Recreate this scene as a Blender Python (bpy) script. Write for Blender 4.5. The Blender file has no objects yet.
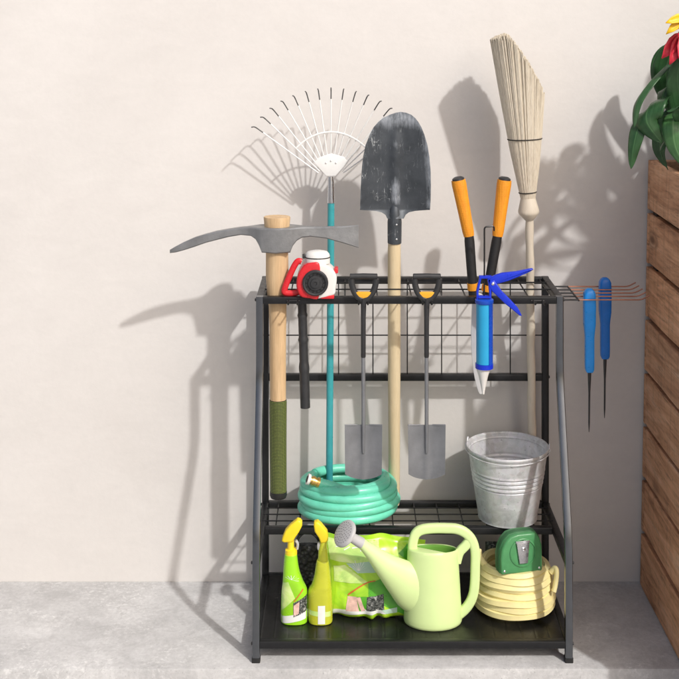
import bpy, bmesh, math, random
from mathutils import Vector, Matrix, noise as mnoise
random.seed(7)
R = math.radians
PI = math.pi
sc = bpy.context.scene
COL = sc.collection

# ------------------------------------------------------------------ survey of the place
F, CX, CY, EYE = 1223.0, 345.0, 8.0, 1.735      # focal length, principal point and eye height found from the photo
def P(px, py, Y):
    return Vector(((px - CX) * Y / F, Y, EYE - (py - CY) * Y / F))
def S(px, Y):
    return px * Y / F
WALL_Y = 3.697

# ------------------------------------------------------------------ materials
def nt_mat(name):
    m = bpy.data.materials.new(name); m.use_nodes = True
    nt = m.node_tree
    b = nt.nodes.get('Principled BSDF')
    return m, nt, b
def coords(nt, kind='Object', scale=(1, 1, 1)):
    tc = nt.nodes.new('ShaderNodeTexCoord'); mp = nt.nodes.new('ShaderNodeMapping')
    mp.inputs['Scale'].default_value = scale
    nt.links.new(tc.outputs[kind], mp.inputs['Vector'])
    return mp.outputs['Vector']
def noise_node(nt, vec, scale, detail=6, rough=.6, dist=0):
    n = nt.nodes.new('ShaderNodeTexNoise')
    n.inputs['Scale'].default_value = scale; n.inputs['Detail'].default_value = detail
    n.inputs['Roughness'].default_value = rough; n.inputs['Distortion'].default_value = dist
    nt.links.new(vec, n.inputs['Vector'])
    return n.outputs['Fac']
def ramp(nt, fac, stops, interp='LINEAR'):
    r = nt.nodes.new('ShaderNodeValToRGB'); cr = r.color_ramp; cr.interpolation = interp
    while len(cr.elements) < len(stops): cr.elements.new(.5)
    for e, (p, c) in zip(cr.elements, stops):
        e.position = p; e.color = (c, c, c, 1) if not hasattr(c, '__len__') else (*c[:3], 1)
    nt.links.new(fac, r.inputs['Fac'])
    return r.outputs['Color']
def mix(nt, fac, a, b, mode='MIX'):
    n = nt.nodes.new('ShaderNodeMix'); n.data_type = 'RGBA'; n.blend_type = mode
    for i, v in ((0, fac), (6, a), (7, b)):
        if hasattr(v, 'is_output'): nt.links.new(v, n.inputs[i])
        elif i == 0: n.inputs[i].default_value = v
        else: n.inputs[i].default_value = (*v[:3], 1)
    return n.outputs[2]
def bump(nt, b, h, strength, dist=.002):
    n = nt.nodes.new('ShaderNodeBump'); n.inputs['Strength'].default_value = strength; n.inputs['Distance'].default_value = dist
    nt.links.new(h, n.inputs['Height']); nt.links.new(n.outputs['Normal'], b.inputs['Normal'])
def mat(name, col, rough=.5, metal=0., var=.12, scale=30, bmp=0., bscale=200, rvar=.1, coat=0., scl=(1, 1, 1), sub=0., trans=0.):
    m, nt, b = nt_mat(name)
    v = coords(nt, 'Object', scl)
    f = noise_node(nt, v, scale)
    lo = [max(0, c * (1 - var)) for c in col]; hi = [min(1, c * (1 + var)) for c in col]
    nt.links.new(ramp(nt, f, [(.3, lo), (.7, hi)]), b.inputs['Base Color'])
    nt.links.new(ramp(nt, noise_node(nt, v, scale * 2.3), [(.3, max(.02, rough - rvar)), (.7, min(1, rough + rvar))]), b.inputs['Roughness'])
    b.inputs['Metallic'].default_value = metal
    b.inputs['Coat Weight'].default_value = coat
    if sub:
        b.inputs['Subsurface Weight'].default_value = sub; b.inputs['Subsurface Radius'].default_value = (.01, .01, .005)
    if trans: b.inputs['Transmission Weight'].default_value = trans
    if bmp: bump(nt, b, noise_node(nt, v, bscale, 4), bmp)
    return m

M = {}
M['steel'] = mat('powder_coated_steel', (.014, .0145, .016), .36, .3, .2, 40, .12, 900, .08)
M['steel_gloss'] = mat('bent_tube_steel', (.165, .175, .19), .2, .95, .06, 30, .03, 900, .03)
M['wire'] = mat('black_wire', (.012, .012, .013), .4, .2)
M['copper'] = mat('copper_wire', (.33, .15, .10), .35, .8)
M['tray'] = mat('tray_sheet', (.007, .007, .0075), .36, .1, .3, 18, .15, 500)
M['rubber'] = mat('black_rubber', (.012, .012, .012), .6, 0, .2, 60, .2, 500)
M['dark_plastic'] = mat('dark_grey_plastic', (.028, .029, .031), .42, 0, .2, 50, .12, 500)
M['pick_steel'] = mat('forged_grey_steel', (.26, .265, .27), .46, .55, .24, 14, .3, 180, .14)
M['spade_steel'] = mat('dull_spade_steel', (.235, .245, .26), .46, .55, .22, 11, .16, 240, .14)
M['bright_steel'] = mat('bright_steel', (.62, .63, .65), .28, 1., .08, 30)
M['tine_tip'] = mat('worn_tine_tip', (.10, .10, .10), .5, .3)
M['blade_steel'] = mat('pale_blade_steel', (.66, .66, .66), .4, .3, .05, 30)
M['white_paint'] = mat('white_enamel', (.82, .82, .80), .35, 0, .05, 20)
M['white_plastic'] = mat('white_plastic', (.74, .73, .70), .38, 0, .05, 20)
M['red_plastic'] = mat('red_plastic', (.62, .022, .03), .32, 0, .1, 30)
M['orange_plastic'] = mat('orange_grip', (.86, .33, .012), .5, 0, .08, 40, .7, 420)
def grip_rubber():
    m, nt, b = nt_mat('dotted_orange_grip')
    v = coords(nt, 'Object')
    vo = nt.nodes.new('ShaderNodeTexVoronoi'); vo.inputs['Scale'].default_value = 330; vo.inputs['Randomness'].default_value = .15; nt.links.new(v, vo.inputs['Vector'])
    c = ramp(nt, noise_node(nt, v, 35, 5), [(.3, (.80, .29, .010)), (.7, (.88, .36, .016))])
    c = mix(nt, ramp(nt, vo.outputs['Distance'], [(.35, 0.), (.6, .45)]), c, (.62, .19, .006))
    nt.links.new(c, b.inputs['Base Color']); b.inputs['Roughness'].default_value = .55
    bump(nt, b, vo.outputs['Distance'], .6, -.002)
    return m
M['orange_dots'] = grip_rubber()
M['yellow_plastic'] = mat('yellow_plastic', (.88, .66, .02), .4, 0, .06, 30)
M['amber_plastic'] = mat('amber_plastic', (.86, .42, .03), .4, 0, .06, 30)
M['teal'] = mat('teal_paint', (.045, .33, .36), .35, 0, .15, 14)
M['blue'] = mat('blue_enamel', (.004, .03, .56), .32, 0, .1, 30)
M['blue_dark'] = mat('blue_barrel', (.008, .07, .48), .3, 0, .1, 30)
M['cyan'] = mat('cyan_cartridge', (.02, .34, .62), .35, 0, .05, 20)
M['blue_handle'] = mat('blue_handle_plastic', (.008, .17, .62), .35, 0, .1, 40)
M['blue_light'] = mat('light_blue_handle_plastic', (.015, .30, .86), .33, 0, .08, 40)
M['hose'] = mat('green_hose_rubber', (.15, .63, .455), .34, 0, .1, 26, .08, 300)
M['yellow_hose'] = mat('pale_yellow_hose', (.84, .74, .36), .42, 0, .09, 18, .1, 300)
M['brass'] = mat('brass', (.72, .48, .16), .3, .9)
M['can'] = mat('pale_green_plastic', (.64, .80, .36), .4, 0, .035, 12, .05, 400, .06)
M['can_dark'] = mat('inner_green_plastic', (.17, .40, .06), .5, 0, .1, 20)  # darker green for the inner faces of the can body
M['rose_grey'] = mat('grey_plastic', (.46, .46, .46), .5, 0, .05, 30)
M['tape_green'] = mat('tape_measure_green', (.07, .27, .10), .38, 0, .1, 40, .12, 500)
M['tape_green_dark'] = mat('dark_green_rubber', (.035, .15, .055), .55, 0, .1, 40, .12, 500)
M['spray_green'] = mat('lime_bottle', (.30, .66, .02), .3, 0, .12, 14)
M['spray_olive'] = mat('olive_bottle', (.50, .53, .035), .25, 0, .12, 10)
M['lime_pale'] = mat('pale_lime_print', (.66, .84, .20), .35, 0, .1, 14)
M['lime'] = mat('lime_print', (.42, .74, .02), .33, 0, .1, 14)
def lime_print():
    m, nt, b = nt_mat('lime_print')
    f = noise_node(nt, coords(nt, 'Object', (1, 1, 1.6)), 9, 5, .6, 1.2)
    nt.links.new(ramp(nt, f, [(.3, (.26, .60, .03)), (.5, (.44, .74, .03)), (.7, (.58, .80, .10))]), b.inputs['Base Color'])
    b.inputs['Roughness'].default_value = .28; b.inputs['Coat Weight'].default_value = .3
    return m
M['lime'] = lime_print()
def lime_pale_print():
    m, nt, b = nt_mat('lime_pale_print')
    f = noise_node(nt, coords(nt, 'Object', (1, 1, 1.6)), 14, 5, .6, 1.2)
    nt.links.new(ramp(nt, f, [(.3, (.36, .64, .16)), (.5, (.60, .80, .24)), (.7, (.76, .88, .42))]), b.inputs['Base Color'])
    b.inputs['Roughness'].default_value = .28; b.inputs['Coat Weight'].default_value = .3
    return m
M['lime_pale'] = lime_pale_print()
M['leafgreen'] = mat('green_print', (.10, .42, .03), .33, 0, .2, 25)
M['print_white'] = mat('white_print', (.80, .82, .78), .4, 0, .05, 20)
M['print_grey'] = mat('grey_print', (.45, .62, .50), .4, 0, .1, 20)
M['print_red'] = mat('red_print', (.62, .12, .03), .4)
M['print_pink'] = mat('skin_print', (.75, .50, .42), .45, 0, .2, 90)
M['stitch'] = mat('dark_twine', (.035, .03, .025), .8)
M['rivet'] = mat('rivet', (.75, .75, .75), .3, .9)

def wood(name, lo, mid, hi, axis, rough=.6, k=.35, bmp=.25):
    m, nt, b = nt_mat(name)
    sx = [26, 26, 26]; sx[axis] = 2.2
    v = coords(nt, 'Object', sx)
    f = noise_node(nt, v, 1.6, 8, .62, .6)
    f2 = noise_node(nt, coords(nt, 'Object', [c * 4 for c in sx]), 2.2, 5, .7)
    c1 = ramp(nt, f, [(.25, lo), (.5, mid), (.75, hi)])
    c2 = mix(nt, k, c1, ramp(nt, f2, [(.35, .35), (.65, 1.)]), 'MULTIPLY')
    nt.links.new(c2, b.inputs['Base Color'])
    b.inputs['Roughness'].default_value = rough
    bump(nt, b, f2, bmp, .002)
    return m
M['ash'] = wood('ash_wood', (.50, .33, .17), (.62, .43, .24), (.70, .52, .31), 2, .6, .25, .15)
M['pale_wood'] = wood('pale_wood', (.62, .49, .29), (.70, .57, .36), (.76, .64, .43), 2, .5, .10, .08)
M['broom_wood'] = wood('bleached_wood', (.60, .53, .42), (.66, .59, .48), (.71, .64, .53), 2, .6, .12, .1)

# planter boards: weathered brown wood, grain runs along the board, with knots and scuffs
def board_mat():
    m, nt, b = nt_mat('weathered_boards')
    v = coords(nt, 'Object', (14, 1.6, 16))
    oi = nt.nodes.new('ShaderNodeObjectInfo')
    add = nt.nodes.new('ShaderNodeVectorMath'); add.operation = 'ADD'
    sh = nt.nodes.new('ShaderNodeVectorMath'); sh.operation = 'SCALE'; sh.inputs[0].default_value = (31, 17, 23)
    nt.links.new(oi.outputs['Random'], sh.inputs['Scale'])
    nt.links.new(v, add.inputs[0]); nt.links.new(sh.outputs[0], add.inputs[1])
    vv = add.outputs[0]
    f = noise_node(nt, vv, 1.3, 9, .65, 1.4)
    f2 = noise_node(nt, vv, 7, 7, .75, .4)
    base = ramp(nt, f, [(.26, (.20, .082, .036)), (.42, (.55, .285, .150)), (.56, (.72, .41, .235)), (.74, (.84, .56, .37))])
    c = mix(nt, .7, base, ramp(nt, f2, [(.32, .30), (.46, 1.0), (.75, 1.25)]), 'MULTIPLY')
    # saw marks across the board
    w = noise_node(nt, coords(nt, 'Object', (6, 34, 2.5)), 1.6, 4, .6, .5)
    c = mix(nt, .38, c, ramp(nt, w, [(.32, .45), (.46, 1.), (.66, 1.1)]), 'MULTIPLY')
    kn = nt.nodes.new('ShaderNodeTexVoronoi'); kn.inputs['Scale'].default_value = 1.0
    kv = nt.nodes.new('ShaderNodeVectorMath'); kv.operation = 'ADD'
    nt.links.new(coords(nt, 'Object', (5, 3.2, 8)), kv.inputs[0]); nt.links.new(sh.outputs[0], kv.inputs[1]); nt.links.new(kv.outputs[0], kn.inputs['Vector'])
    c = mix(nt, ramp(nt, kn.outputs['Distance'], [(.05, .85), (.13, .25), (.17, .5), (.24, 0.)]), c, (.13, .055, .025))
    tint = mix(nt, oi.outputs['Random'], (.86, .84, .84), (1.1, 1.04, .98))
    c = mix(nt, 1., c, tint, 'MULTIPLY')
    nt.links.new(c, b.inputs['Base Color'])
    b.inputs['Roughness'].default_value = .72
    bump(nt, b, mix(nt, .5, f2, w), .8, .006)
    return m
M['board'] = board_mat()

def bristle_mat():
    m, nt, b = nt_mat('bristle_straw')
    v = coords(nt, 'Object', (220, 220, 3))
    f = noise_node(nt, v, 1.3, 5, .6)
    nt.links.new(ramp(nt, f, [(.3, (.58, .51, .40)), (.5, (.68, .61, .49)), (.7, (.75, .69, .57))]), b.inputs['Base Color'])
    b.inputs['Roughness'].default_value = .65
    bump(nt, b, f, .5, .003)
    return m
M['bristle'] = bristle_mat()

def shovel_mat():
    m, nt, b = nt_mat('worn_blue_grey_blade')
    v = coords(nt, 'Object', (1, 1, 1))
    stre = noise_node(nt, coords(nt, 'Object', (75, 75, 12)), 2.0, 7, .72, .3)
    blot = noise_node(nt, v, 16, 5, .6)
    c = ramp(nt, blot, [(.3, (.050, .058, .067)), (.7, (.092, .104, .118))])
    c = mix(nt, ramp(nt, stre, [(.60, 0.), (.78, .6)]), c, (.36, .40, .44))
    # scratches: a few thin streaks
    for sx, th in (((90, 30, 7), .004), ((40, 40, 26), .0025)):
        sn = noise_node(nt, coords(nt, 'Object', sx), 1.1, 2, .5, .6)
        ln = ramp(nt, sn, [(.5 - 2 * th, 0.), (.5 - th, .8), (.5 + th, .8), (.5 + 2 * th, 0.)])
        ms = ramp(nt, noise_node(nt, v, 19, 3, .6), [(.54, 0.), (.64, 1.)])
        c = mix(nt, mix(nt, 1., ln, ms, 'MULTIPLY'), c, (.55, .58, .60))
    # wear of the cutting edge and the rim stored on the mesh (bare metal where soil rubs)
    at = nt.nodes.new('ShaderNodeAttribute'); at.attribute_name = 'wear'
    wn = mix(nt, .85, at.outputs['Fac'], ramp(nt, mix(nt, .5, stre, blot), [(.36, .1), (.62, 1.)]), 'MULTIPLY')
    w = ramp(nt, wn, [(.18, 0.), (.75, .95)])
    c = mix(nt, w, c, (.46, .50, .55))
    nt.links.new(c, b.inputs['Base Color'])
    b.inputs['Metallic'].default_value = .45
    b.inputs['Roughness'].default_value = .46
    bump(nt, b, stre, .12, .002)
    return m
M['shovel'] = shovel_mat()

def zinc_mat():
    m, nt, b = nt_mat('galvanised_zinc')
    v = coords(nt, 'Object')
    vo = nt.nodes.new('ShaderNodeTexVoronoi'); vo.inputs['Scale'].default_value = 75
    nv = noise_node(nt, v, 22, 6, .65, .8)
    nt.links.new(v, vo.inputs['Vector'])
    c = ramp(nt, nv, [(.28, (.42, .46, .51)), (.5, (.58, .62, .67)), (.72, (.72, .76, .80))])
    c = mix(nt, .25, c, vo.outputs['Color'], 'SOFT_LIGHT')
    sp = noise_node(nt, v, 120, 3, .6)
    c = mix(nt, ramp(nt, sp, [(.64, 0.), (.72, .6)]), c, (.2, .21, .22))
    hs = nt.nodes.new('ShaderNodeHueSaturation'); hs.inputs['Saturation'].default_value = .22
    nt.links.new(c, hs.inputs['Color']); nt.links.new(hs.outputs['Color'], b.inputs['Base Color'])
    b.inputs['Metallic'].default_value = .35; b.inputs['Roughness'].default_value = .5
    bump(nt, b, nv, .05, .002)
    return m
M['zinc'] = zinc_mat()

def grip_mat():
    m, nt, b = nt_mat('green_mesh_grip')
    tc = nt.nodes.new('ShaderNodeTexCoord')
    mp = nt.nodes.new('ShaderNodeMapping'); mp.inputs['Scale'].default_value = (38, 245, 1)
    nt.links.new(tc.outputs['UV'], mp.inputs['Vector'])
    br = nt.nodes.new('ShaderNodeTexBrick'); br.offset = 0; br.squash = 1
    br.inputs['Scale'].default_value = 1; br.inputs['Brick Width'].default_value = 1; br.inputs['Row Height'].default_value = 1
    br.inputs['Mortar Size'].default_value = .27; br.inputs['Mortar Smooth'].default_value = .15
    br.inputs['Color1'].default_value = (.34, .42, .085, 1); br.inputs['Color2'].default_value = (.27, .34, .065, 1); br.inputs['Mortar'].default_value = (.010, .016, .006, 1)
    nt.links.new(mp.outputs['Vector'], br.inputs['Vector'])
    nt.links.new(br.outputs['Color'], b.inputs['Base Color'])
    b.inputs['Roughness'].default_value = .6
    bump(nt, b, br.outputs['Fac'], .5, .001)
    return m
M['grip'] = grip_mat()

def photo_print():
    m, nt, b = nt_mat('dark_photo_print')
    f = noise_node(nt, coords(nt, 'Object'), 130, 4, .6, 1.)
    nt.links.new(ramp(nt, f, [(.40, (.015, .017, .016)), (.55, (.10, .11, .10)), (.68, (.42, .42, .40))]), b.inputs['Base Color'])
    b.inputs['Roughness'].default_value = .4
    return m
M['photo'] = photo_print()
def quilt():
    m, nt, b = nt_mat('black_woven_cloth')
    v = coords(nt, 'Object')
    vo = nt.nodes.new('ShaderNodeTexVoronoi'); vo.inputs['Scale'].default_value = 95; nt.links.new(v, vo.inputs['Vector'])
    nt.links.new(ramp(nt, vo.outputs['Distance'], [(.1, (.045, .047, .05)), (.6, (.008, .008, .009))]), b.inputs['Base Color'])
    b.inputs['Roughness'].default_value = .62
    bump(nt, b, vo.outputs['Distance'], .9, .006)
    return m
M['quilt'] = quilt()

def leaf_mat(name, lo, hi, vein):
    m, nt, b = nt_mat(name)
    tc = nt.nodes.new('ShaderNodeTexCoord')
    sep = nt.nodes.new('ShaderNodeSeparateXYZ'); nt.links.new(tc.outputs['UV'], sep.inputs[0])
    f = noise_node(nt, coords(nt, 'Object'), 22, 4)
    c = ramp(nt, f, [(.3, lo), (.7, hi)])
    mp = nt.nodes.new('ShaderNodeMapping'); nt.links.new(tc.outputs['UV'], mp.inputs['Vector']); mp.inputs['Scale'].default_value = (16, 1.5, 1)
    st = noise_node(nt, mp.outputs['Vector'], 2.0, 3)
    c = mix(nt, .4, c, ramp(nt, st, [(.35, .55), (.65, 1.25)]), 'MULTIPLY')
    mid = nt.nodes.new('ShaderNodeMath'); mid.operation = 'SUBTRACT'; mid.inputs[1].default_value = .5; nt.links.new(sep.outputs['X'], mid.inputs[0])
    ab = nt.nodes.new('ShaderNodeMath'); ab.operation = 'ABSOLUTE'; nt.links.new(mid.outputs[0], ab.inputs[0])
    c = mix(nt, ramp(nt, ab.outputs[0], [(.012, .7), (.035, 0.)]), c, vein)
    nt.links.new(c, b.inputs['Base Color'])
    b.inputs['Roughness'].default_value = .27
    bump(nt, b, st, .35, .003)
    # thin leaf lets some light through
    tr = nt.nodes.new('ShaderNodeBsdfTranslucent'); nt.links.new(mix(nt, .5, c, (.16, .30, .02)), tr.inputs['Color'])
    mx = nt.nodes.new('ShaderNodeMixShader'); mx.inputs[0].default_value = .16
    out = nt.nodes.get('Material Output')
    nt.links.new(b.outputs[0], mx.inputs[1]); nt.links.new(tr.outputs[0], mx.inputs[2]); nt.links.new(mx.outputs[0], out.inputs['Surface'])
    return m
M['leaf'] = leaf_mat('dark_leaf', (.022, .076, .026), (.052, .145, .050), (.10, .22, .085))
M['leaf_light'] = leaf_mat('light_leaf', (.06, .17, .06), (.11, .27, .09), (.2, .36, .16))
M['stem'] = mat('stem', (.07, .16, .03), .5)
M['petal_red'] = mat('red_petal', (.62, .025, .05), .45, 0, .2, 40)
M['petal_yellow'] = mat('yellow_petal', (.88, .52, .01), .45, 0, .12, 40)
M['soil'] = mat('potting_soil', (.035, .024, .017), .95, 0, .5, 60, .9, 90)

def wall_mat():
    m, nt, b = nt_mat('plaster')
    v = coords(nt, 'Object')
    big = noise_node(nt, v, 1.7, 5, .6, .6)
    fine = noise_node(nt, v, 55, 6, .65)
    tro = noise_node(nt, coords(nt, 'Object', (1.0, 1, 2.2)), 8, 6, .6, .7)
    c = ramp(nt, big, [(.3, (.655, .630, .604)), (.7, (.705, .682, .657))])
    c = mix(nt, .5, c, ramp(nt, tro, [(.3, .955), (.7, 1.035)]), 'MULTIPLY')
    c = mix(nt, .5, c, ramp(nt, fine, [(.3, .96), (.7, 1.03)]), 'MULTIPLY')
    nt.links.new(c, b.inputs['Base Color']); b.inputs['Roughness'].default_value = .85
    bump(nt, b, mix(nt, .5, fine, tro), .22, .004)
    return m
M['wall'] = wall_mat()
def concrete_mat(name, k, slab=True):
    m, nt, b = nt_mat(name)
    v = coords(nt, 'Object')
    big = noise_node(nt, v, 2.6, 7, .62, .8)
    md = noise_node(nt, v, 13, 8, .72, .9)
    fine = noise_node(nt, v, 85, 6, .7)
    spk = noise_node(nt, coords(nt, 'Object', (1, 1.25, 1)), 60, 8, .8, .35)
    c = ramp(nt, big, [(.28, [.262 * k, .261 * k, .260 * k]), (.5, [.31 * k, .309 * k, .307 * k]), (.74, [.36 * k, .359 * k, .356 * k])])
    c = mix(nt, .5, c, ramp(nt, md, [(.3, .66), (.55, 1.05), (.75, 1.25)]), 'MULTIPLY')
    c = mix(nt, .5, c, ramp(nt, fine, [(.3, .75), (.7, 1.15)]), 'MULTIPLY')
    patch_ = noise_node(nt, v, 5.5, 6, .7, .5)
    wear = mix(nt, 1., ramp(nt, spk, [(.50, 0.), (.62, .5)]), ramp(nt, patch_, [(.44, 0.), (.60, 1.)]), 'MULTIPLY')
    c = mix(nt, wear, c, (.50 * k, .50 * k, .49 * k))
    c = mix(nt, ramp(nt, noise_node(nt, v, 150, 4, .7), [(.30, .55), (.38, 0.)]), c, (.11, .108, .105))
    vc = nt.nodes.new('ShaderNodeTexVoronoi'); vc.feature = 'DISTANCE_TO_EDGE'; vc.inputs['Scale'].default_value = 1.7
    wv = nt.nodes.new('ShaderNodeVectorMath'); wv.operation = 'ADD'
    nz = nt.nodes.new('ShaderNodeTexNoise'); nz.inputs['Scale'].default_value = 5; nz.inputs['Detail'].default_value = 8; nt.links.new(v, nz.inputs['Vector'])
    sc2 = nt.nodes.new('ShaderNodeVectorMath'); sc2.operation = 'SCALE'; sc2.inputs['Scale'].default_value = .35
    nt.links.new(nz.outputs['Color'], sc2.inputs[0]); nt.links.new(v, wv.inputs[0]); nt.links.new(sc2.outputs[0], wv.inputs[1]); nt.links.new(wv.outputs[0], vc.inputs['Vector'])
    ck = mix(nt, 1., ramp(nt, vc.outputs['Distance'], [(.0006, .22), (.0022, 0.)]), ramp(nt, patch_, [(.48, 0.), (.58, 1.)]), 'MULTIPLY')
    c = mix(nt, ck, c, (.09, .088, .085))
    nt.links.new(c, b.inputs['Base Color'])
    nt.links.new(ramp(nt, md, [(.3, .62), (.7, .9)]), b.inputs['Roughness'])
    bump(nt, b, mix(nt, .5, md, spk), .4, .006)
    return m
M['concrete'] = concrete_mat('worn_concrete', 1.62)
M['paving'] = concrete_mat('pavement_concrete', 1.3)

# ------------------------------------------------------------------ mesh helpers
def BM():
    bm = bmesh.new(); bm.loops.layers.uv.new('UVMap'); return bm
ROUND = lambda n: [(math.cos(2 * PI * i / n), math.sin(2 * PI * i / n)) for i in range(n)]
def rsq(k=.28, n=3):
    pts = []
    for qx, qy, a0 in ((1, 1, 0), (-1, 1, 90), (-1, -1, 180), (1, -1, 270)):
        for i in range(n):
            a = R(a0 + 90 * i / (n - 1)); pts.append((qx * (1 - k) + k * math.cos(a), qy * (1 - k) + k * math.sin(a)))
    return pts
SQ = rsq()
def sweep(bm, pts, rad, n=12, sec=None, up=None, closed=False, caps=True, mi=0, sy=1.0):
    """tube along pts; rad scalar, list, or list of (ra, rb)"""
    pts = [Vector(p) for p in pts]; N = len(pts)
    sec = sec or ROUND(n); n = len(sec)
    if not hasattr(rad, '__len__'): rad = [rad] * N
    uvl = bm.loops.layers.uv.active
    T = []
    for i in range(N):
        if closed: t = pts[(i + 1) % N] - pts[i - 1]
        else: t = pts[min(i + 1, N - 1)] - pts[max(i - 1, 0)]
        T.append(t.normalized())
    u = Vector(up) if up else (Vector((0, 0, 1)) if abs(T[0].z) < .9 else Vector((0, 1, 0)))
    u = (u - T[0] * u.dot(T[0])).normalized()
    rings = []; L = 0; Ls = []
    for i in range(N):
        if i:
            u = (u - T[i] * u.dot(T[i])).normalized(); L += (pts[i] - pts[i - 1]).length
        w = T[i].cross(u)
        ra, rb = rad[i] if hasattr(rad[i], '__len__') else (rad[i], rad[i] * sy)
        rings.append([bm.verts.new(pts[i] + u * (a * ra) + w * (b * rb)) for a, b in sec]); Ls.append(L)
    M_ = N if closed else N - 1
    for i in range(M_):
        A, B = rings[i], rings[(i + 1) % N]
        for k in range(n):
            f = bm.faces.new((A[k], A[(k + 1) % n], B[(k + 1) % n], B[k])); f.material_index = mi
            la, lb = Ls[i], (Ls[i + 1] if i + 1 < N else L)
            for lp, uv in zip(f.loops, ((k / n, la), ((k + 1) / n, la), ((k + 1) / n, lb), (k / n, lb))): lp[uvl].uv = uv
    if caps and not closed:
        for r in (rings[0][::-1], rings[-1]):
            f = bm.faces.new(r); f.material_index = mi
    return rings
def lathe(bm, prof, c=(0, 0, 0), n=32, mi=0, axis=None, sx=1, sy=1):
    """prof: (r, h) list; open ended"""
    c = Vector(c)
    q = Vector((0, 0, 1)).rotation_difference(Vector(axis).normalized()) if axis else None
    uvl = bm.loops.layers.uv.active
    rings = []
    for r, h in prof:
        ring = []
        for k in range(n):
            v = Vector((r * sx * math.cos(2 * PI * k / n), r * sy * math.sin(2 * PI * k / n), h))
            if q: v = q @ v
            ring.append(bm.verts.new(c + v))
        rings.append(ring)
    for i in range(len(rings) - 1):
        for k in range(n):
            f = bm.faces.new((rings[i][k], rings[i][(k + 1) % n], rings[i + 1][(k + 1) % n], rings[i + 1][k])); f.material_index = mi
            for lp, uv in zip(f.loops, ((k / n, prof[i][1]), ((k + 1) / n, prof[i][1]), ((k + 1) / n, prof[i + 1][1]), (k / n, prof[i + 1][1]))): lp[uvl].uv = uv
    if prof[0][0] > 1e-5: bm.faces.new(rings[0][::-1]).material_index = mi
    if prof[-1][0] > 1e-5: bm.faces.new(rings[-1]).material_index = mi
    bmesh.ops.remove_doubles(bm, verts=[v for r in (rings[0], rings[-1]) for v in r], dist=1e-6)
def box(bm, lo, hi, mi=0, bev=0):
    lo, hi = Vector(lo), Vector(hi)
    r = bmesh.ops.create_cube(bm, size=1, matrix=Matrix.Translation((lo + hi) / 2) @ Matrix.Diagonal((*(hi - lo), 1)))
    fs = {f for v in r['verts'] for f in v.link_faces}
    for f in fs: f.material_index = mi
    if bev: bmesh.ops.bevel(bm, geom=list({e for f in fs for e in f.edges}), offset=bev, segments=2, affect='EDGES', profile=.5)
def prism(bm, pts, d, mi=0, bev=0):
    """closed outline (Vectors, one plane) extruded by vector d, optional bevel of the two rims"""
    d = Vector(d)
    a = [bm.verts.new(Vector(p)) for p in pts]; b = [bm.verts.new(Vector(p) + d) for p in pts]
    n = len(pts); fs = [bm.faces.new(a), bm.faces.new(b[::-1])]
    for i in range(n): fs.append(bm.faces.new((a[i], b[i], b[(i + 1) % n], a[(i + 1) % n])))
    for f in fs: f.material_index = mi
    bmesh.ops.recalc_face_normals(bm, faces=fs)
    if bev:
        es = list(fs[0].edges) + list(fs[1].edges)
        bmesh.ops.bevel(bm, geom=es, offset=bev, segments=3, affect='EDGES', profile=.5)
def ball(bm, c, r, mi=0, seg=16, sc=(1, 1, 1)):
    x = bmesh.ops.create_uvsphere(bm, u_segments=seg, v_segments=seg // 2, radius=1, matrix=Matrix.Translation(c) @ Matrix.Diagonal((r * sc[0], r * sc[1], r * sc[2], 1)))
    for f in {f for v in x['verts'] for f in v.link_faces}: f.material_index = mi
def catmull(pts, sub=6, closed=False):
    pts = [Vector(p) for p in pts]; n = len(pts); out = []
    for i in range(n if closed else n - 1):
        g = (lambda j: pts[j % n]) if closed else (lambda j: pts[max(0, min(n - 1, j))])
        p0, p1, p2, p3 = g(i - 1), g(i), g(i + 1), g(i + 2)
        for k in range(sub):
            t = k / sub
            out.append(.5 * ((2 * p1) + (p2 - p0) * t + (2 * p0 - 5 * p1 + 4 * p2 - p3) * t * t + (3 * p1 - p0 - 3 * p2 + p3) * t ** 3))
    if not closed: out.append(pts[-1])
    return out
def fillet(pts, r, seg=6):
    pts = [Vector(p) for p in pts]; out = [pts[0]]
    for i in range(1, len(pts) - 1):
        a = (pts[i - 1] - pts[i]); b = (pts[i + 1] - pts[i])
        d = min(r, a.length * .45, b.length * .45)
        p, q = pts[i] + a.normalized() * d, pts[i] + b.normalized() * d
        for k in range(seg + 1):
            t = k / seg; out.append((1 - t) ** 2 * p + 2 * t * (1 - t) * pts[i] + t * t * q)
    out.append(pts[-1]); return out
def lerp(a, b, t): return a + (b - a) * t

# ------------------------------------------------------------------ object helpers
def thing(name, label, cat, loc, group=None):
    o = bpy.data.objects.new(name, None); COL.objects.link(o)
    o.location = loc; o.empty_display_size = .05
    o['label'] = label; o['category'] = cat
    if group: o['group'] = group
    return o
def link_mesh(name, bm, m, origin, smooth=40, sub=0, recalc=True):
    if recalc: bmesh.ops.recalc_face_normals(bm, faces=bm.faces[:])
    bmesh.ops.translate(bm, verts=bm.verts[:], vec=-Vector(origin))
    me = bpy.data.meshes.new(name); bm.to_mesh(me); bm.free()
    for x in (m if isinstance(m, (list, tuple)) else [m]): me.materials.append(x)
    me.polygons.foreach_set('use_smooth', [True] * len(me.polygons))
    me.set_sharp_from_angle(angle=R(smooth))
    o = bpy.data.objects.new(name, me); COL.objects.link(o)
    if sub:
        md = o.modifiers.new('subdivision', 'SUBSURF'); md.levels = sub; md.render_levels = sub
    return o
def root_of(o):
    while o.parent: o = o.parent
    return o
def part(name, bm, m, parent, smooth=40, sub=0, label=None, recalc=True):
    o = link_mesh(name, bm, m, root_of(parent).location, smooth, sub, recalc)
    o.parent = parent
    if label: o['label'] = label
    return o
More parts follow.
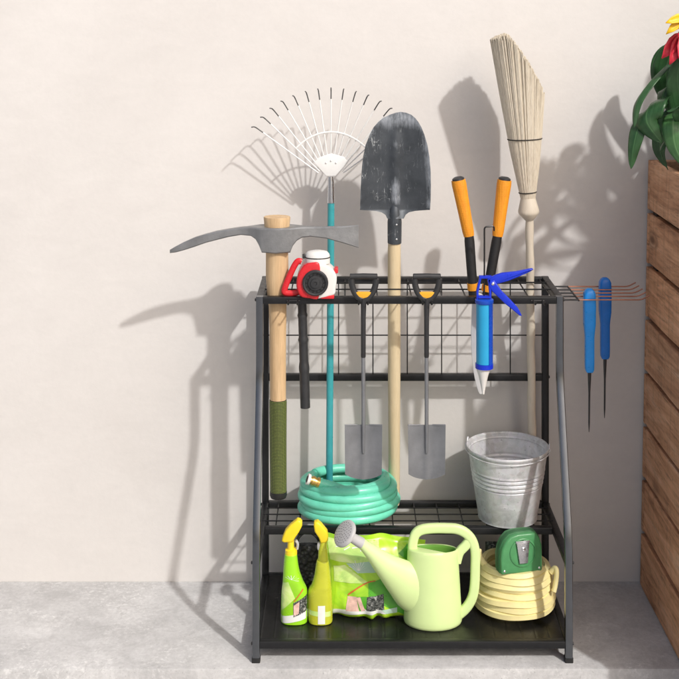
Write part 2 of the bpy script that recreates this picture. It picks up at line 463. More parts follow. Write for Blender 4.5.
def single(name, bm, m, label, cat, loc, smooth=40, group=None):
    o = link_mesh(name, bm, m, loc, smooth); o.location = loc
    o['label'] = label; o['category'] = cat
    if group: o['group'] = group
    return o
def copy_tree(o, parent=None):
    c = o.copy(); COL.objects.link(c)
    if parent: c.parent = parent
    for ch in list(o.children): copy_tree(ch, c)
    return c

# ================================================================== SETTING
bm = BM(); bmesh.ops.create_grid(bm, x_segments=1, y_segments=1, size=60, matrix=Matrix.Translation((0, 0, -.13)))
g = link_mesh('ground', bm, M['paving'], (0, 0, 0)); g['kind'] = 'structure'
bm = BM(); box(bm, (-6, 3.212, -.129), (6, WALL_Y + .3, 0), 0, .008)
g = link_mesh('pavement', bm, M['concrete'], (0, 0, 0)); g['kind'] = 'structure'
bm = BM(); box(bm, (-4.5, WALL_Y, -.002), (4.5, WALL_Y + .24, 2.9), 0, .006)
single('wall', bm, M['wall'], 'cream plastered wall standing behind the tool rack', 'wall', (0, WALL_Y, 0))

# ================================================================== RACK
XL, XR, YF, YT, YB = -.236, .594, 3.249, 3.385, 3.63
ZT, ZM, ZB = .9275, .262, .047           # centre heights of top frame, middle shelf, tray frame
H = .010
rack = thing('tool_rack', 'black metal garden tool rack with a grid top, shelf and bottom tray', 'tool rack', (.179, 3.44, 0))
def rail(a, b, parent=rack, name='rail', m='steel', h=H):
    bm = BM(); up = (0, 0, 1) if abs((Vector(b) - Vector(a)).normalized().z) < .5 else (0, 1, 0)
    sweep(bm, [a, b], h, sec=SQ, up=up); return part(name, bm, M[m], parent)
for x in (XL, XR):
    bm = BM()
    p = fillet([(x, YT, ZT + H), (x, YT, .722), (x, YF, .305), (x, YF, .012)], .055, 8)
    sweep(bm, p, H, sec=SQ, up=(0, 1, 0))
    leg = part('front_leg', bm, M['steel_gloss'], rack)
    bm = BM(); sweep(bm, [(x, YF, 0), (x, YF, .0118)], H + .0012, sec=SQ, up=(0, 1, 0)); part('foot_cap', bm, M['rubber'], leg)
    bm = BM(); sweep(bm, [(x, YB, .0122), (x, YB, ZT + H)], H, sec=SQ, up=(0, 1, 0))
    leg = part('back_leg', bm, M['steel'], rack)
    bm = BM(); sweep(bm, [(x, YB, 0), (x, YB, .0118)], H + .0012, sec=SQ, up=(0, 1, 0)); part('foot_cap', bm, M['rubber'], leg)
    s = 1 if x == XR else -1
    rail((x, YT + H + .0005, ZT), (x, YB - H - .0005, ZT), name='top_side_rail')
    rail((x, YF + H + .0005, ZM), (x, YB - H - .0005, ZM), name='shelf_side_rail')
    rail((x, YF + H + .0005, ZB), (x, YB - H - .0005, ZB), name='tray_side_rail')
    for (y, z) in ((YF, ZB), (YF, ZM), (YB, .64), (YT, ZT), (YB, ZM)):
        bm = BM(); lathe(bm, [(.0045, 0), (.0045, .002), (.003, .0035), (0, .0038)], (x + s * (H + .0002), y, z), 12, 0, (s, 0, 0)); part('bolt', bm, M['dark_plastic'], rack)
e = .0005
rail((XL + H + e, YT, ZT), (XR - H - e, YT, ZT), name='top_front_rail')
rail((XL + H + e, YB, ZT), (XR - H - e, YB, ZT), name='top_back_rail')
rail((XL + H + e, YB, .64), (XR - H - e, YB, .64), name='back_crossbar')
rail((XL + H + e, YB, ZM), (XR - H - e, YB, ZM), name='shelf_back_rail')
rail((XL + H + e, 3.452, ZM), (XR - H - e, 3.452, ZM), name='shelf_front_rail')
rail((XL + H + e, YF, ZB), (XR - H - e, YF, ZB), name='tray_front_rail')
rail((XL + H + e, YB, ZB), (XR - H - e, YB, ZB), name='tray_back_rail')
# grids
def wires(name, segs, r=.002, m='wire'):
    bm = BM()
    for a, b in segs: sweep(bm, [a, b], r, 6)
    return part(name, bm, M[m], rack)
GX = [-.2226 + .1018 * k for k in range(9)]
wires('back_grid', [((x, YB - .004, .648), (x, YB - .004, ZT - .008)) for x in GX] + [((XL, YB - .008, .766), (XR, YB - .008, .766))], .0019)
TX = [-.228, -.152, -.078, .0, .09, .185, .27, .335, .435, .51, .575]
zt = ZT + .004
wires('top_grid', [((x, YT, zt), (x, YB, zt)) for x in TX] + [((XL, y, zt + .004), (XR, y, zt + .004)) for y in (3.475, 3.5625)], .0022)
zs = ZM + .006
wires('shelf_grid', [((XL + .04 + .0665 * k, 3.452, zs), (XL + .04 + .0665 * k, YB, zs)) for k in range(12)] + [((XL, y, zs + .0035), (XR, y, zs + .0035)) for y in (3.49, 3.535, 3.58)], .002)
SHELF = ZM + H + .0015                   # things stand on the wires here
# tray sheet with ribs running front to back
bm = BM(); n = 44
x0, x1, y0, y1 = XL + H, XR - H, YF + H, YB - H
prof = []
for i in range(n * 6 + 1):
    t = i / (n * 6); prof.append((lerp(x0, x1, t), .0558 - (.0007 if (t * 22) % 1 < .05 else 0)))
ra = [bm.verts.new((x, y0, z)) for x, z in prof]; rb = [bm.verts.new((x, y1, z)) for x, z in prof]
for i in range(len(prof) - 1): bm.faces.new((ra[i], ra[i + 1], rb[i + 1], rb[i]))
ra2 = [bm.verts.new((x, y0, .0465)) for x in (x0, x1)]; rb2 = [bm.verts.new((x, y1, .0465)) for x in (x0, x1)]
bm.faces.new((ra2[0], rb2[0], rb2[1], ra2[1]))
part('tray', bm, M['tray'], rack, 20)
TRAY = .0562
# side hooks
ys = [3.392 + .0405 * i for i in range(5)]; zh = ZT - .002
bm = BM()
for y in ys: sweep(bm, [(XR + H, y, zh), (.648, y, zh)], .0024, 8)
sweep(bm, [(.648, ys[0] - .003, zh - .0012), (.648, ys[-1] + .003, zh - .0012)], .0026, 8)
part('side_bracket', bm, M['wire'], rack)
for y in ys:
    bm = BM(); sweep(bm, fillet([(.6485, y, zh), (.822, y, zh), (.845, y, zh + .012)], .012, 5), .0019, 8); part('side_hook', bm, M['copper'], rack)
# front fork hooks: two prongs that hold a tool under its widest point
for px in (293, 363.2, 426.8, 485, 539):
    xc = (px - CX) * 3.35 / F
    bm = BM(); w = .0125
    for s in (-1, 1):
        sweep(bm, fillet([(xc + s * w, YT - H, ZT), (xc + s * w, 3.331, ZT - .001), (xc + s * w, 3.325, ZT + .008)], .008, 4), .0024, 8)
    sweep(bm, [(xc - w - .006, YT - H - .0015, ZT), (xc + w + .006, YT - H - .0015, ZT)], .0028, 8)
    part('fork_hook', bm, M['wire'], rack)

# ================================================================== MATTOCK PICK
Y = 3.424
X0 = S(277.5 - CX, Y)
pick = thing('pick_mattock', 'mattock pick with grey forged head and wooden handle in a green mesh grip', 'pickaxe', (X0, Y, .36))
def pc(cx, cy, Yc=Y): return P(160 + cx / 2.829, 60 + cy / 2.829, Yc)
secs = [(28, 537, 546, .003), (45, 527, 544, .005), (70, 514, 537, .007), (100, 501, 527, .009), (130, 492, 516, .011), (160, 484, 508, .012), (195, 478, 499, .013), (230, 473, 493, .014),
        (258, 471, 495, .018), (272, 470, 503, .026), (282, 470, 519, .033), (290, 470, 538, .037), (330, 470, 541, .039), (370, 470, 538, .037), (377, 470, 520, .033), (388, 470, 507, .026), (402, 470, 500, .018),
        (425, 471, 498, .012), (470, 471, 504, .009), (515, 470, 517, .006), (558, 467, 530, .003), (562, 467, 531, .0015)]
bm = BM(); rings = []
for cx, t, b_, ht in secs:
    a, b = pc(cx, t), pc(cx, b_); k = min(.0035, ht * .6, (a.z - b.z) * .3)
    rings.append([bm.verts.new(v) for v in ((a.x, Y - ht + k, a.z), (a.x, Y + ht - k, a.z), (a.x, Y + ht, a.z - k), (a.x, Y + ht, b.z + k), (a.x, Y + ht - k, b.z), (a.x, Y - ht + k, b.z), (a.x, Y - ht, b.z + k), (a.x, Y - ht, a.z - k))])
for A, B in zip(rings, rings[1:]):
    for k in range(8): bm.faces.new((A[k], A[(k + 1) % 8], B[(k + 1) % 8], B[k]))
bm.faces.new(rings[0]); bm.faces.new(rings[-1][::-1])
part('head', bm, M['pick_steel'], pick, 35)
bm = BM()
hp = [(277, 216.6, 13.1), (277, 217.6, 13.4), (277, 226, 12.6), (277, 250.5, 11.2), (277.2, 275, 11.4), (277.3, 292, 10.3), (277.6, 306, 8.9), (277.8, 330, 8.4), (277.8, 360, 8.2), (278, 399.5, 8.0)]
rings = sweep(bm, [P(a, b, Y) for a, b, c in hp], [(S(c, Y) * .86, S(c, Y)) for a, b, c in hp], 28, up=(0, 1, 0))
part('handle', bm, M['ash'], pick)
bm = BM()
gp = [(278, 399.8, 8.6), (278, 402, 8.8), (278, 440, 8.5), (278.3, 480, 8.3), (278.4, 491, 8.3)]
sweep(bm, [P(a, b, Y) for a, b, c in gp], [(S(c, Y) * .86, S(c, Y)) for a, b, c in gp], 32, up=(0, 1, 0))
gr = part('mesh_grip', bm, M['grip'], pick)
bm = BM()
gp = [(278.4, 491.2, 8.5), (278.4, 495, 8.6), (278.4, 497.5, 7.6), (278.4, 498.6, 4)]
sweep(bm, [P(a, b, Y) for a, b, c in gp], [(S(c, Y) * .86, S(c, Y)) for a, b, c in gp], 28, up=(0, 1, 0))
part('end_cap', bm, M['rubber'], gr)

# ================================================================== LEAF BLOWER
YB0, YB1 = 3.358, 3.432
def bl(cx, cy, Yc=YB0): return P(270 + cx / 8.49, 240 + cy / 8.49, Yc)
blower = thing('leaf_blower', 'small red and white leaf blower with black intake and hanging black tube', 'leaf blower', (-.09, 3.40, ZT + H))
c0 = bl(385, 365)
def dv(Yc): return Vector((0, Yc - YB0, 0))
def flat(poly, ya, yb, bev): 
    bm = BM(); prism(bm, [bl(a, b) + dv(ya) for a, b in poly], (0, yb - ya, 0), 0, bev); return bm
red = catmull([(420, 205, 0), (340, 200, 0), (285, 225, 0), (240, 290, 0), (222, 370, 0), (232, 440, 0), (262, 488, 0), (330, 502, 0), (410, 503, 0), (425, 380, 0)], 4, True)
part('red_housing', flat([(p.x, p.y) for p in red], YB0 + .004, YB1, .006), M['red_plastic'], blower)
white = catmull([(395, 203, 0), (480, 222, 0), (540, 270, 0), (566, 330, 0), (558, 420, 0), (548, 470, 0), (500, 488, 0), (440, 503, 0), (380, 498, 0), (390, 400, 0), (385, 280, 0)], 4, True)
part('white_housing', flat([(p.x, p.y) for p in white], YB0 + .007, YB1 - .004, .006), M['white_plastic'], blower)
bm = BM(); box(bm, bl(428, 508) + dv(YB0 + .008), bl(545, 470) + dv(YB1 - .01), 0, .003)
part('base_foot', bm, M['red_plastic'], blower)
bm = BM(); box(bm, bl(545, 300) + dv(YB0 + .02), bl(578, 255) + dv(YB1 - .02), 0, .003); part('switch', bm, M['red_plastic'], blower)
bm = BM()
hp = catmull([bl(*q) + dv(YB0 + .03) for q in ((265, 205), (236, 198), (205, 235), (165, 320), (128, 410), (118, 462), (150, 474), (215, 470), (245, 455))], 5)
sweep(bm, hp, [(.0085, .0055)] * len(hp), 12)
part('handle', bm, M['red_plastic'], blower)
bm = BM(); r = S(110 / 8.49, YB0)
lathe(bm, [(r, 0), (r, .006), (r - .003, .009), (r * .80, .008), (r * .78, .003), (r * .60, .003), (r * .56, .007), (r * .36, .0075), (r * .34, .012), (r * .15, .0125), (r * .13, .010), (0, .010)], c0 + Vector((0, .004, 0)), 36, 0, (0, -1, 0))
it = part('air_intake', bm, M['dark_plastic'], blower)
bm = BM()
for k in range(14):
    a = 2 * PI * k / 14; d = Vector((math.cos(a), 0, math.sin(a)))
    sweep(bm, [c0 + d * r * .56 + Vector((0, 0, 0)), c0 + d * r * .80 + Vector((0, 0, 0))], .0014, 6)
part('intake_grille', bm, M['rubber'], it)
bm = BM(); cm = bl(400, 205) + Vector((0, .037, 0)); r = S(108 / 8.49, YB0)
lathe(bm, [(r, -.004), (r, .014), (r * .95, .021), (r * .78, .0275), (r * .4, .0305), (0, .031)], cm, 32, 0, None, 1, .85)
mo = part('motor_cover', bm, M['white_plastic'], blower)
bm = BM(); lathe(bm, [(r * 1.015, .011), (r * 1.03, .0125), (r * 1.015, .014)], cm, 32, 0, None, 1, .85); box(bm, cm + Vector((-r * 1.18, -.012, .01)), cm + Vector((-r * .98, .0, .022)), 0, .002)
part('seam', bm, M['dark_plastic'], mo)
bm = BM(); a, b = P(302, 299, 3.43), P(305.3, 407.5, 3.43)
pr = []; L = 40
for i in range(L + 1):
    t = i / L; rr = .0128
    if .13 < t < .17 or .36 < t < .40 or .60 < t < .66: rr = .0148
    elif t < .6: rr = .0125
    else: rr = .0138
    pr.append(rr)
sweep(bm, [lerp(a, b, i / L) for i in range(L + 1)], pr, 20)
part('blower_tube', bm, M['dark_plastic'], blower)

# ================================================================== LEAF RAKE
Y = 3.588
def rk(cx, cy): return P(160 + cx / 2.829, 60 + cy / 2.829, Y)
rake = thing('leaf_rake', 'leaf rake with white wire tines fanned out above a teal handle', 'rake', (S(329.5 - CX, Y), Y, SHELF))
bm = BM(); top = rk(484, 398); bot = Vector((S(329.2 - CX, Y), Y - .004, SHELF))
sweep(bm, [bot, lerp(bot, top, .5), top], S(3.5, Y), 18); part('handle', bm, M['teal'], rake)
bm = BM(); sweep(bm, [rk(484, 404), rk(484, 396), rk(484, 345), rk(483, 330)], [S(3.9, Y), S(4.0, Y), S(3.4, Y), S(3.0, Y)], 16); part('ferrule', bm, M['bright_steel'], rake)
hub = rk(483, 345)
tips = [(262, 183), (287, 155), (313, 130), (344, 110), (377, 95), (412, 83), (447, 76), (484, 73), (520, 76), (555, 83), (590, 93), (625, 110), (655, 130), (681, 155), (706, 183)]
for i, t in enumerate(tips):
    e = rk(*t); d = (e - hub); k = i - 7
    a = hub + d * .16 + Vector((0, -.001, 0)); m1 = hub + d * .9 + Vector((0, -.004, 0))
    bm = BM()
    pts = [a, hub + d * .5 + Vector((0, -.003, 0)), m1 - d * .035]
    sweep(bm, pts, .0019, 8)
    bend = fillet([m1 - d * .036, hub + d * .97 + Vector((0, -.007, 0)), e + Vector((0, -.035, -.004))], .012, 4)
    sweep(bm, bend, .0018, 8, mi=1)
    part('tine', bm, [M['white_paint'], M['tine_tip']], rake)
bm = BM()
pl = [rk(*q) + Vector((0, -.0045, 0)) for q in ((470, 328), (436, 290), (448, 276), (484, 264), (520, 274), (532, 288), (497, 328))]
prism(bm, pl, (0, .008, 0), 0, .0015)
for q in ((470, 290), (484, 284), (498, 290)): ball(bm, rk(*q) + Vector((0, -.005, 0)), .003, 0, 8)
part('hub_plate', bm, M['white_paint'], rake)
bm = BM(); arc = catmull([rk(*q) + Vector((0, -.006, 0)) for q in ((384, 250), (412, 226), (447, 209), (484, 203), (521, 209), (556, 226), (586, 250))], 6)
sweep(bm, arc, [(.0026, .0016)] * len(arc), 8); part('brace', bm, M['white_paint'], rake)

# ================================================================== LARGE SHOVEL
def shy(z): return 3.602 - .106 * (z - .27)
def sh(px, py, off=0):
    Yc = 3.55
    for _ in range(6):
        z = EYE - (py - CY) * Yc / F; Yc = shy(z)
    v = P(px, py, Yc); v.y += off; return v
shovel = thing('digging_shovel', 'tall pointed shovel with scratched slate blue blade up and pale wooden shaft', 'shovel', Vector((S(394 - CX, 3.60), 3.602, SHELF)))
a, b = sh(394.2, 243), Vector((S(394.2 - CX, 3.602), 3.602, SHELF))
bm = BM(); sweep(bm, [b, lerp(b, a, .02), lerp(b, a, .5), lerp(b, a, .97), sh(394.6, 232)], [.0150, .0165, .0182, .0188, .0170], 22); part('shaft', bm, M['pale_wood'], shovel)
# blade: grid with outline, dished and with a raised central fold
def sc_(cx, cy): return (340 + cx / 4.245, 100 + cy / 4.245)
prof = [(50, 258, 258), (54, 236, 282), (62, 212, 302), (75, 184, 318), (92, 163, 332), (115, 142, 345), (145, 126, 357), (190, 108, 370), (240, 97, 378), (300, 91, 383), (360, 88, 384), (420, 86, 383), (455, 85, 381), (462, 84, 380), (465, 112, 352), (469, 150, 318), (475, 176, 292), (485, 192, 278), (500, 200, 270)]
bm = BM(); wl = bm.verts.layers.float.new('wear')
NU = 24
def blade_ring(off):
    rows = []
    for cy, l, r_ in prof:
        row = []
        for k in range(NU + 1):
            u = k / NU; s = u * 2 - 1
            cx = lerp(l, r_, u)
            hw = (r_ - l) / 2
            dx = abs(cx - 236)
            dish = .018 * (dx / 148) ** 2          # sides come forward
            fold = -.009 * math.exp(-(dx / 22) ** 2) * (1 if cy > 170 else max(0, (cy - 120) / 50))
            px, py = sc_(cx, cy)
            v = sh(px, py, -dish + fold + off + (-.012 if cy > 464 else 0) * (cy - 464) / 40)
            q = bm.verts.new(v)
            edge = (1 - min(1, abs(1 - abs(s)) * hw / 34)) * (1 if s > 0 else .45)
            tipw = max(0, min(1, (135 - cy) / 60))
            q[wl] = max(edge * .8 if cy < 460 else 0, tipw, .9 * math.exp(-(dx / 20) ** 2) if 300 < cy < 445 else 0, .95 * math.exp(-((dx / 14) ** 2 + ((cy - 178) / 16) ** 2)))
            row.append(q)
        rows.append(row)
    for A, B in zip(rows, rows[1:]):
        for k in range(NU):
            try: bm.faces.new((A[k], A[k + 1], B[k + 1], B[k]))
            except ValueError: pass
    return rows
A = blade_ring(-.0012); B = blade_ring(.0012)
def border(rows): return rows[0] + [r[-1] for r in rows[1:]] + rows[-1][::-1][1:] + [r[0] for r in rows[::-1][1:-1]]
ba, bb = border(A), border(B)
for k in range(len(ba)):
    try: bm.faces.new((ba[k], ba[(k + 1) % len(ba)], bb[(k + 1) % len(ba)], bb[k]))
    except ValueError: pass
bmesh.ops.remove_doubles(bm, verts=bm.verts[:], dist=1e-5)
part('blade', bm, M['shovel'], shovel, 50)
bm = BM(); sp = [(394.6, 178, 1.0), (394.7, 190, 2.2), (394.7, 200, 3.6), (394.7, 208, 5.2), (394.7, 214, 6.3), (394.6, 222, 7.2), (394.5, 242.6, 7.0)]
sweep(bm, [sh(x, y, -.001 if y > 210 else .003 if y > 203 else .006) for x, y, r in sp], [S(r, 3.5) for x, y, r in sp], 20)
so = part('socket', bm, M['shovel'], shovel)
for y in (223.5, 238):
    bm = BM(); ball(bm, sh(396.2, y, -.0205), .0034, 0, 10); part('rivet', bm, M['rivet'], so)

# ================================================================== HAND SPADES
YS = 3.349
def make_spade():
    def q(cx, cy, off=0): v = P(330 + cx / 5.22, 260 + cy / 5.22, YS); v.y += off; return v
    xc = S(363.3 - CX, YS)
    t = thing('hand_spade', 'left one of two small grey spades, hanging before the hose coil', 'spade', (xc, YS, .44), 'small spades hung on the front rail')
    bm = BM()
    loop = catmull([q(*c) for c in ((112, 98), (116, 135), (130, 172), (155, 200), (175, 210), (195, 200), (221, 172), (236, 135), (240, 98))], 5)
    sweep(bm, loop, [(.0062, .0085)] * len(loop), 12, up=(0, 1, 0))
    part('handle_yoke', bm, M['dark_plastic'], t)
    bm = BM(); sweep(bm, [q(103, 86), q(106, 86), q(175, 84), q(245, 86), q(248, 86)], [.006, .0082, .0078, .0082, .006], 16); part('cross_grip', bm, M['dark_plastic'], t)
    bm = BM(); ins = [q(136, 166, -.0055), q(214, 166, -.0055), q(212, 178, -.0055), q(200, 191, -.0055), q(175, 198, -.0055), q(150, 191, -.0055), q(138, 178, -.0055)]
    prism(bm, ins, (0, .011, 0), 0, .001); part('insert', bm, M['amber_plastic'], t)
    bm = BM(); sweep(bm, [q(175, 200), q(175, 225), q(174, 300), q(174, 505), q(174, 508)], [.0085, .0078, .0069, .0066, .006], 16); part('grip_sleeve', bm, M['dark_plastic'], t)
    def b(px, py, off=0): v = P(px, py, YS); v.y += off; return v
    bm = BM(); sweep(bm, [b(363.3, 357), b(363.4, 400), b(363.4, 424), b(363.4, 440), b(363.4, 452), b(363.4, 454)], [.0056, .0056, .0054, .0050, .0044, .002], 14); part('shaft', bm, M['spade_steel'], t)
    bm = BM(); NU, NV = 16, 14
    def grid(off):
        rows = []
        for j in range(NV + 1):
            row = []
            for i in range(NU + 1):
                s = i / NU * 2 - 1
                top = 425.2 - .8 * abs(s) ** 3 ; botm = 479.6 - 6.5 * abs(s) ** 2.3
                row.append(bm.verts.new(b(363.4 + s * (18.8 - .5 * (j / NV)), lerp(top, botm, j / NV), off - .011 * s * s + .004 - .003 * math.exp(-(s * 8) ** 2))))
            rows.append(row)
        for A, B in zip(rows, rows[1:]):
            for i in range(NU): bm.faces.new((A[i], A[i + 1], B[i + 1], B[i]))
        return rows
    A, B = grid(-.0011), grid(.0011)
    ba, bb = border(A), border(B)
    for k in range(len(ba)): bm.faces.new((ba[k], ba[(k + 1) % len(ba)], bb[(k + 1) % len(ba)], bb[k]))
    # rolled foot rests
    for s in (-1, 1): sweep(bm, [b(363.4 + s * 6, 425.3, .003), b(363.4 + s * 18.7, 424.4, -.006)], .0022, 8)
    part('blade', bm, M['spade_steel'], t, 45)
    return t
sp1 = make_spade()
sp2 = copy_tree(sp1); sp2.location.x += S(63.2, YS); sp2['label'] = 'right one of two small grey spades, hanging clear of the hose over bare wall'

# ================================================================== LOPPERS
Y = 3.437
lop = thing('loppers', 'garden loppers with orange grips pointing up and blades hanging down', 'loppers', P(481, 394, Y))
for (gt, gb, st, en, cap, lead) in (((458.3, 180), (469, 236), (469, 235), (473.5, 297), -1, 0), ((504.5, 180), (497.5, 236), (497.6, 235), (486, 300), 1, 1)):
    a, b = P(*gt, Y), P(*gb, Y)
    bm = BM(); n = 12
    sweep(bm, [lerp(a, b, i / n) for i in range(n + 1)], [lerp(.0192, .0142, (i / n) ** .8) * (.93 if i in (0, n) else 1) for i in range(n + 1)], 20, sy=1.12, up=(0, 1, 0))
    gripo = part('grip', bm, M['orange_dots'], lop)
    d = (a - b).normalized()
    bm = BM(); sweep(bm, [a - d * .001, a + d * .005, a + d * .009], [.0174, .0168, .010], 20); part('end_cap', bm, M['dark_plastic'], gripo)
    bm = BM(); a, b = P(*st, Y), P(*en, Y)
    sweep(bm, [a, lerp(a, b, .1), b], [.0128, .0142, .0132], 16); arm = part('arm', bm, M['rubber'], lop)
    if not lead:
        bm = BM(); sweep(bm, [P(472.4, 283, Y), P(473.0, 290, Y)], .0152, 16); part('collar', bm, M['orange_plastic'], arm)
    else:
        bm = BM(); sweep(bm, [P(487.5, 285, Y), P(486.4, 291, Y)], .0152, 16); part('collar', bm, M['orange_plastic'], arm)
bm = BM(); bp = catmull([P(*c, Y - .006) for c in ((474, 294), (471.5, 318), (471.3, 345), (473.2, 370), (478, 391), (482, 394), (483, 385), (480.2, 362), (479.3, 338), (482, 315), (486, 298))], 3, True)
prism(bm, bp, (0, .0045, 0), 0, .0012); part('blade', bm, M['blade_steel'], lop)
bm = BM(); bp = catmull([P(*c, Y + .001) for c in ((488, 294), (492, 318), (491, 350), (486, 376), (480, 388), (479, 380), (483, 350), (482, 318), (478, 298))], 3, True)
prism(bm, bp, (0, .0045, 0), 0, .0012); part('blade', bm, M['blade_steel'], lop)
bm = BM(); lathe(bm, [(.009, 0), (.009, .004), (.006, .006), (0, .0065)], P(482, 304, Y - .006), 16, 0, (0, -1, 0)); part('pivot_bolt', bm, M['dark_plastic'], lop)

# ================================================================== CAULKING GUN
Y = 3.343
gun = thing('caulking_gun', 'bright blue caulking gun holding a cyan cartridge with white nozzle', 'caulking gun', P(484, 394, Y))
def cg(cx, cy, off=0): v = P(440 + cx / 4.85, 260 + cy / 4.85, Y); v.y += off; return v
r = S(8.7, Y)
bm = BM(); n = 18; ra = []; 
for py in (199, 203, 500, 522):
    rr = r + (.001 if py < 203 else 0)
    row = []
    for k in range(n + 1):
        a = R(lerp(-62, 150, k / n)); c = cg(214.5, py)
        row.append((Vector((c.x + rr * math.cos(a), Y + rr * math.sin(a) * 1, c.z)), Vector((c.x + (rr - .0018) * math.cos(a), Y + (rr - .0018) * math.sin(a), c.z))))
    ra.append(row)
va = [[(bm.verts.new(o), bm.verts.new(i)) for o, i in row] for row in ra]
for A, B in zip(va, va[1:]):
    for k in range(n):
        bm.faces.new((A[k][0], A[k + 1][0], B[k + 1][0], B[k][0])); bm.faces.new((A[k][1], B[k][1], B[k + 1][1], A[k + 1][1]))
    for k in (0, n): bm.faces.new((A[k][0], B[k][0], B[k][1], A[k][1]))
for row in (va[0], va[-1]):
    for k in range(n): bm.faces.new((row[k][0], row[k][1], row[k + 1][1], row[k + 1][0]))
part('barrel', bm, M['blue_dark'], gun)
bm = BM(); c = cg(214.5, 200); z0 = cg(0, 500).z
lathe(bm, [(r * .5, z0 - c.z + .0), (r * .93, z0 - c.z), (r * .93, -.004), (r * .5, -.003)], c, 30); part('cartridge', bm, M['cyan'], gun)
bm = BM(); z1 = cg(0, 523).z; lathe(bm, [(r * .4, z1 - c.z - .0008), (r * 1.03, z1 - c.z), (r * 1.03, z0 - c.z - .0006), (r * .5, z0 - c.z - .0004)], c, 30); part('end_ring', bm, M['blue'], gun)
bm = BM(); lathe(bm, [(r * 1.02, -.005), (r * 1.07, -.003), (r * 1.07, .005), (r * .9, .007), (r * .3, .0075)], c, 30); part('front_ring', bm, M['blue_dark'], gun)
bm = BM(); c2 = cg(210, 524); L = c2.z - cg(0, 650).z
lathe(bm, [(.0015, -L), (.003, -L), (.0065, -L * .72), (r * .55, -L * .3), (r * .78, -L * .06), (r * .78, -.001)], c2, 24); part('nozzle', bm, M['white_plastic'], gun)
bm = BM()
for xx, tx in ((181, 196), (243, 236)):
    sweep(bm, [cg(xx, 196), cg(xx, 150), cg(tx, 82)], [(.003, .007)] * 3, sec=SQ, up=(1, 0, 0))
sweep(bm, [cg(190, 82), cg(250, 82)], [(.0035, .008)] * 2, sec=SQ)
sweep(bm, [cg(184, 178), cg(244, 178)], [(.003, .0095)] * 2, sec=SQ)
part('yoke', bm, M['blue'], gun)
bm = BM(); hp = [(228, 92), (262, 74), (300, 62), (370, 54), (430, 42), (448, 40), (452, 45), (436, 55), (380, 80), (330, 100), (286, 112), (258, 118), (236, 128)]
prism(bm, [cg(*q, -.007) for q in hp], (0, .014, 0), 0, .003); part('handle', bm, M['blue'], gun)
bm = BM(); hp = [(240, 100), (262, 96), (300, 150), (340, 190), (378, 232), (396, 268), (385, 268), (352, 240), (312, 208), (275, 172), (250, 148), (236, 122)]
prism(bm, [cg(*q, -.0085) for q in hp], (0, .017, 0), 0, .0025); part('trigger', bm, M['blue'], gun)
bm = BM(); lathe(bm, [(.0042, 0), (.0042, .0015), (.002, .003), (0, .0032)], cg(255, 112, -.0085), 12, 0, (0, -1, 0)); part('rivet', bm, M['rivet'], gun)
bm = BM()
rod = fillet([cg(214, 200, .002), P(484.4, 268, Y + .002), P(484.4, 227, Y + .002), P(494, 226, Y + .006), P(494, 231, Y + .006)], .007, 4)
sweep(bm, rod, .0023, 8); part('push_rod', bm, M['wire'], gun)

# ================================================================== BROOM
def bry(z): return 3.637 - .087 * (z - .27)
def br(px, py, off=0):
    Yc = 3.6
    for _ in range(6):
        z = EYE - (py - CY) * Yc / F; Yc = bry(z)
    v = P(px, py, Yc); v.y += off; return v
broom = thing('broom', 'straw broom standing bristles up on a bleached wooden stick', 'broom', Vector((S(532.5 - CX, 3.636), 3.636, SHELF)))
bm = BM(); a = Vector((S(532.8 - CX, 3.636), 3.636, SHELF)); b = br(529.4, 214); n = 60
sweep(bm, [lerp(a, b, i / n) + Vector((.0007 * math.sin(i * .55), .0007 * math.cos(i * .55), 0)) for i in range(n + 1)], [S(4.05 + .22 * math.sin(i * .9 + 1), 3.6) for i in range(n + 1)], 16); part('stick', bm, M['broom_wood'], broom)
bm = BM(); kp = [(529, 220, 4.4), (529, 218, 6.0), (528.8, 213.4, 9.9), (528.7, 211.8, 10.4), (528.6, 210, 10.3), (528.3, 204, 8.8), (528, 197.5, 7.2)]
sweep(bm, [br(x, y) for x, y, r in kp], [S(r, 3.58) for x, y, r in kp], 22); part('collar', bm, M['broom_wood'], broom)
# bristles: a packed bundle of individual straws, cut on a slant
bm = BM(); random.seed(3)
def bundle(t, u, w):           # t 0 root..1 top, u -1..1 across, w -1..1 deep
    base = br(lerp(528, 519, t), lerp(198, 36, t))
    hw = S(lerp(7.0, 29.0, t ** .85), 3.56)
    dp = S(lerp(6.5, 21.0, t ** .8), 3.56)
    return base + Vector((u * hw, w * dp, 0))
k = 0
while k < 1500:
    u, w = random.uniform(-1, 1), random.uniform(-1, 1)
    if u * u + w * w > 1: continue
    if u * u + w * w < .45 and random.random() < .8: continue
    k += 1
    # the cut: high at left, low at right
    top = lerp(1.0, .62, max(0, (u + .45) / 1.45)) + random.uniform(-.02, .025) if u > -.45 else lerp(.965, 1.0, (u + 1) / .55) + random.uniform(-.02, .02)
    ph = random.uniform(-.02, .02)
    pts = [bundle(t * top, u + ph * t * (1 - t) * 2, w) for t in (0, .3, .65, 1)]
    sweep(bm, pts, [.0020, .0023, .0022, .0015], 5)
core = []
for j in range(13):      # the packed inside of the bundle
    t = j / 12 * .93; row = []
    for q in range(28):
        u, w = .9 * math.cos(2 * PI * q / 28), .9 * math.sin(2 * PI * q / 28)
        top = lerp(.97, .58, max(0, (u + .45) / 1.45)) if u > -.45 else .945
        row.append(bm.verts.new(bundle(t * top, u, w)))
    core.append(row)
for A, B in zip(core, core[1:]):
    for q in range(28): bm.faces.new((A[q], A[(q + 1) % 28], B[(q + 1) % 28], B[q]))
bm.faces.new(core[-1])
part('bristles', bm, M['bristle'], broom, 60)
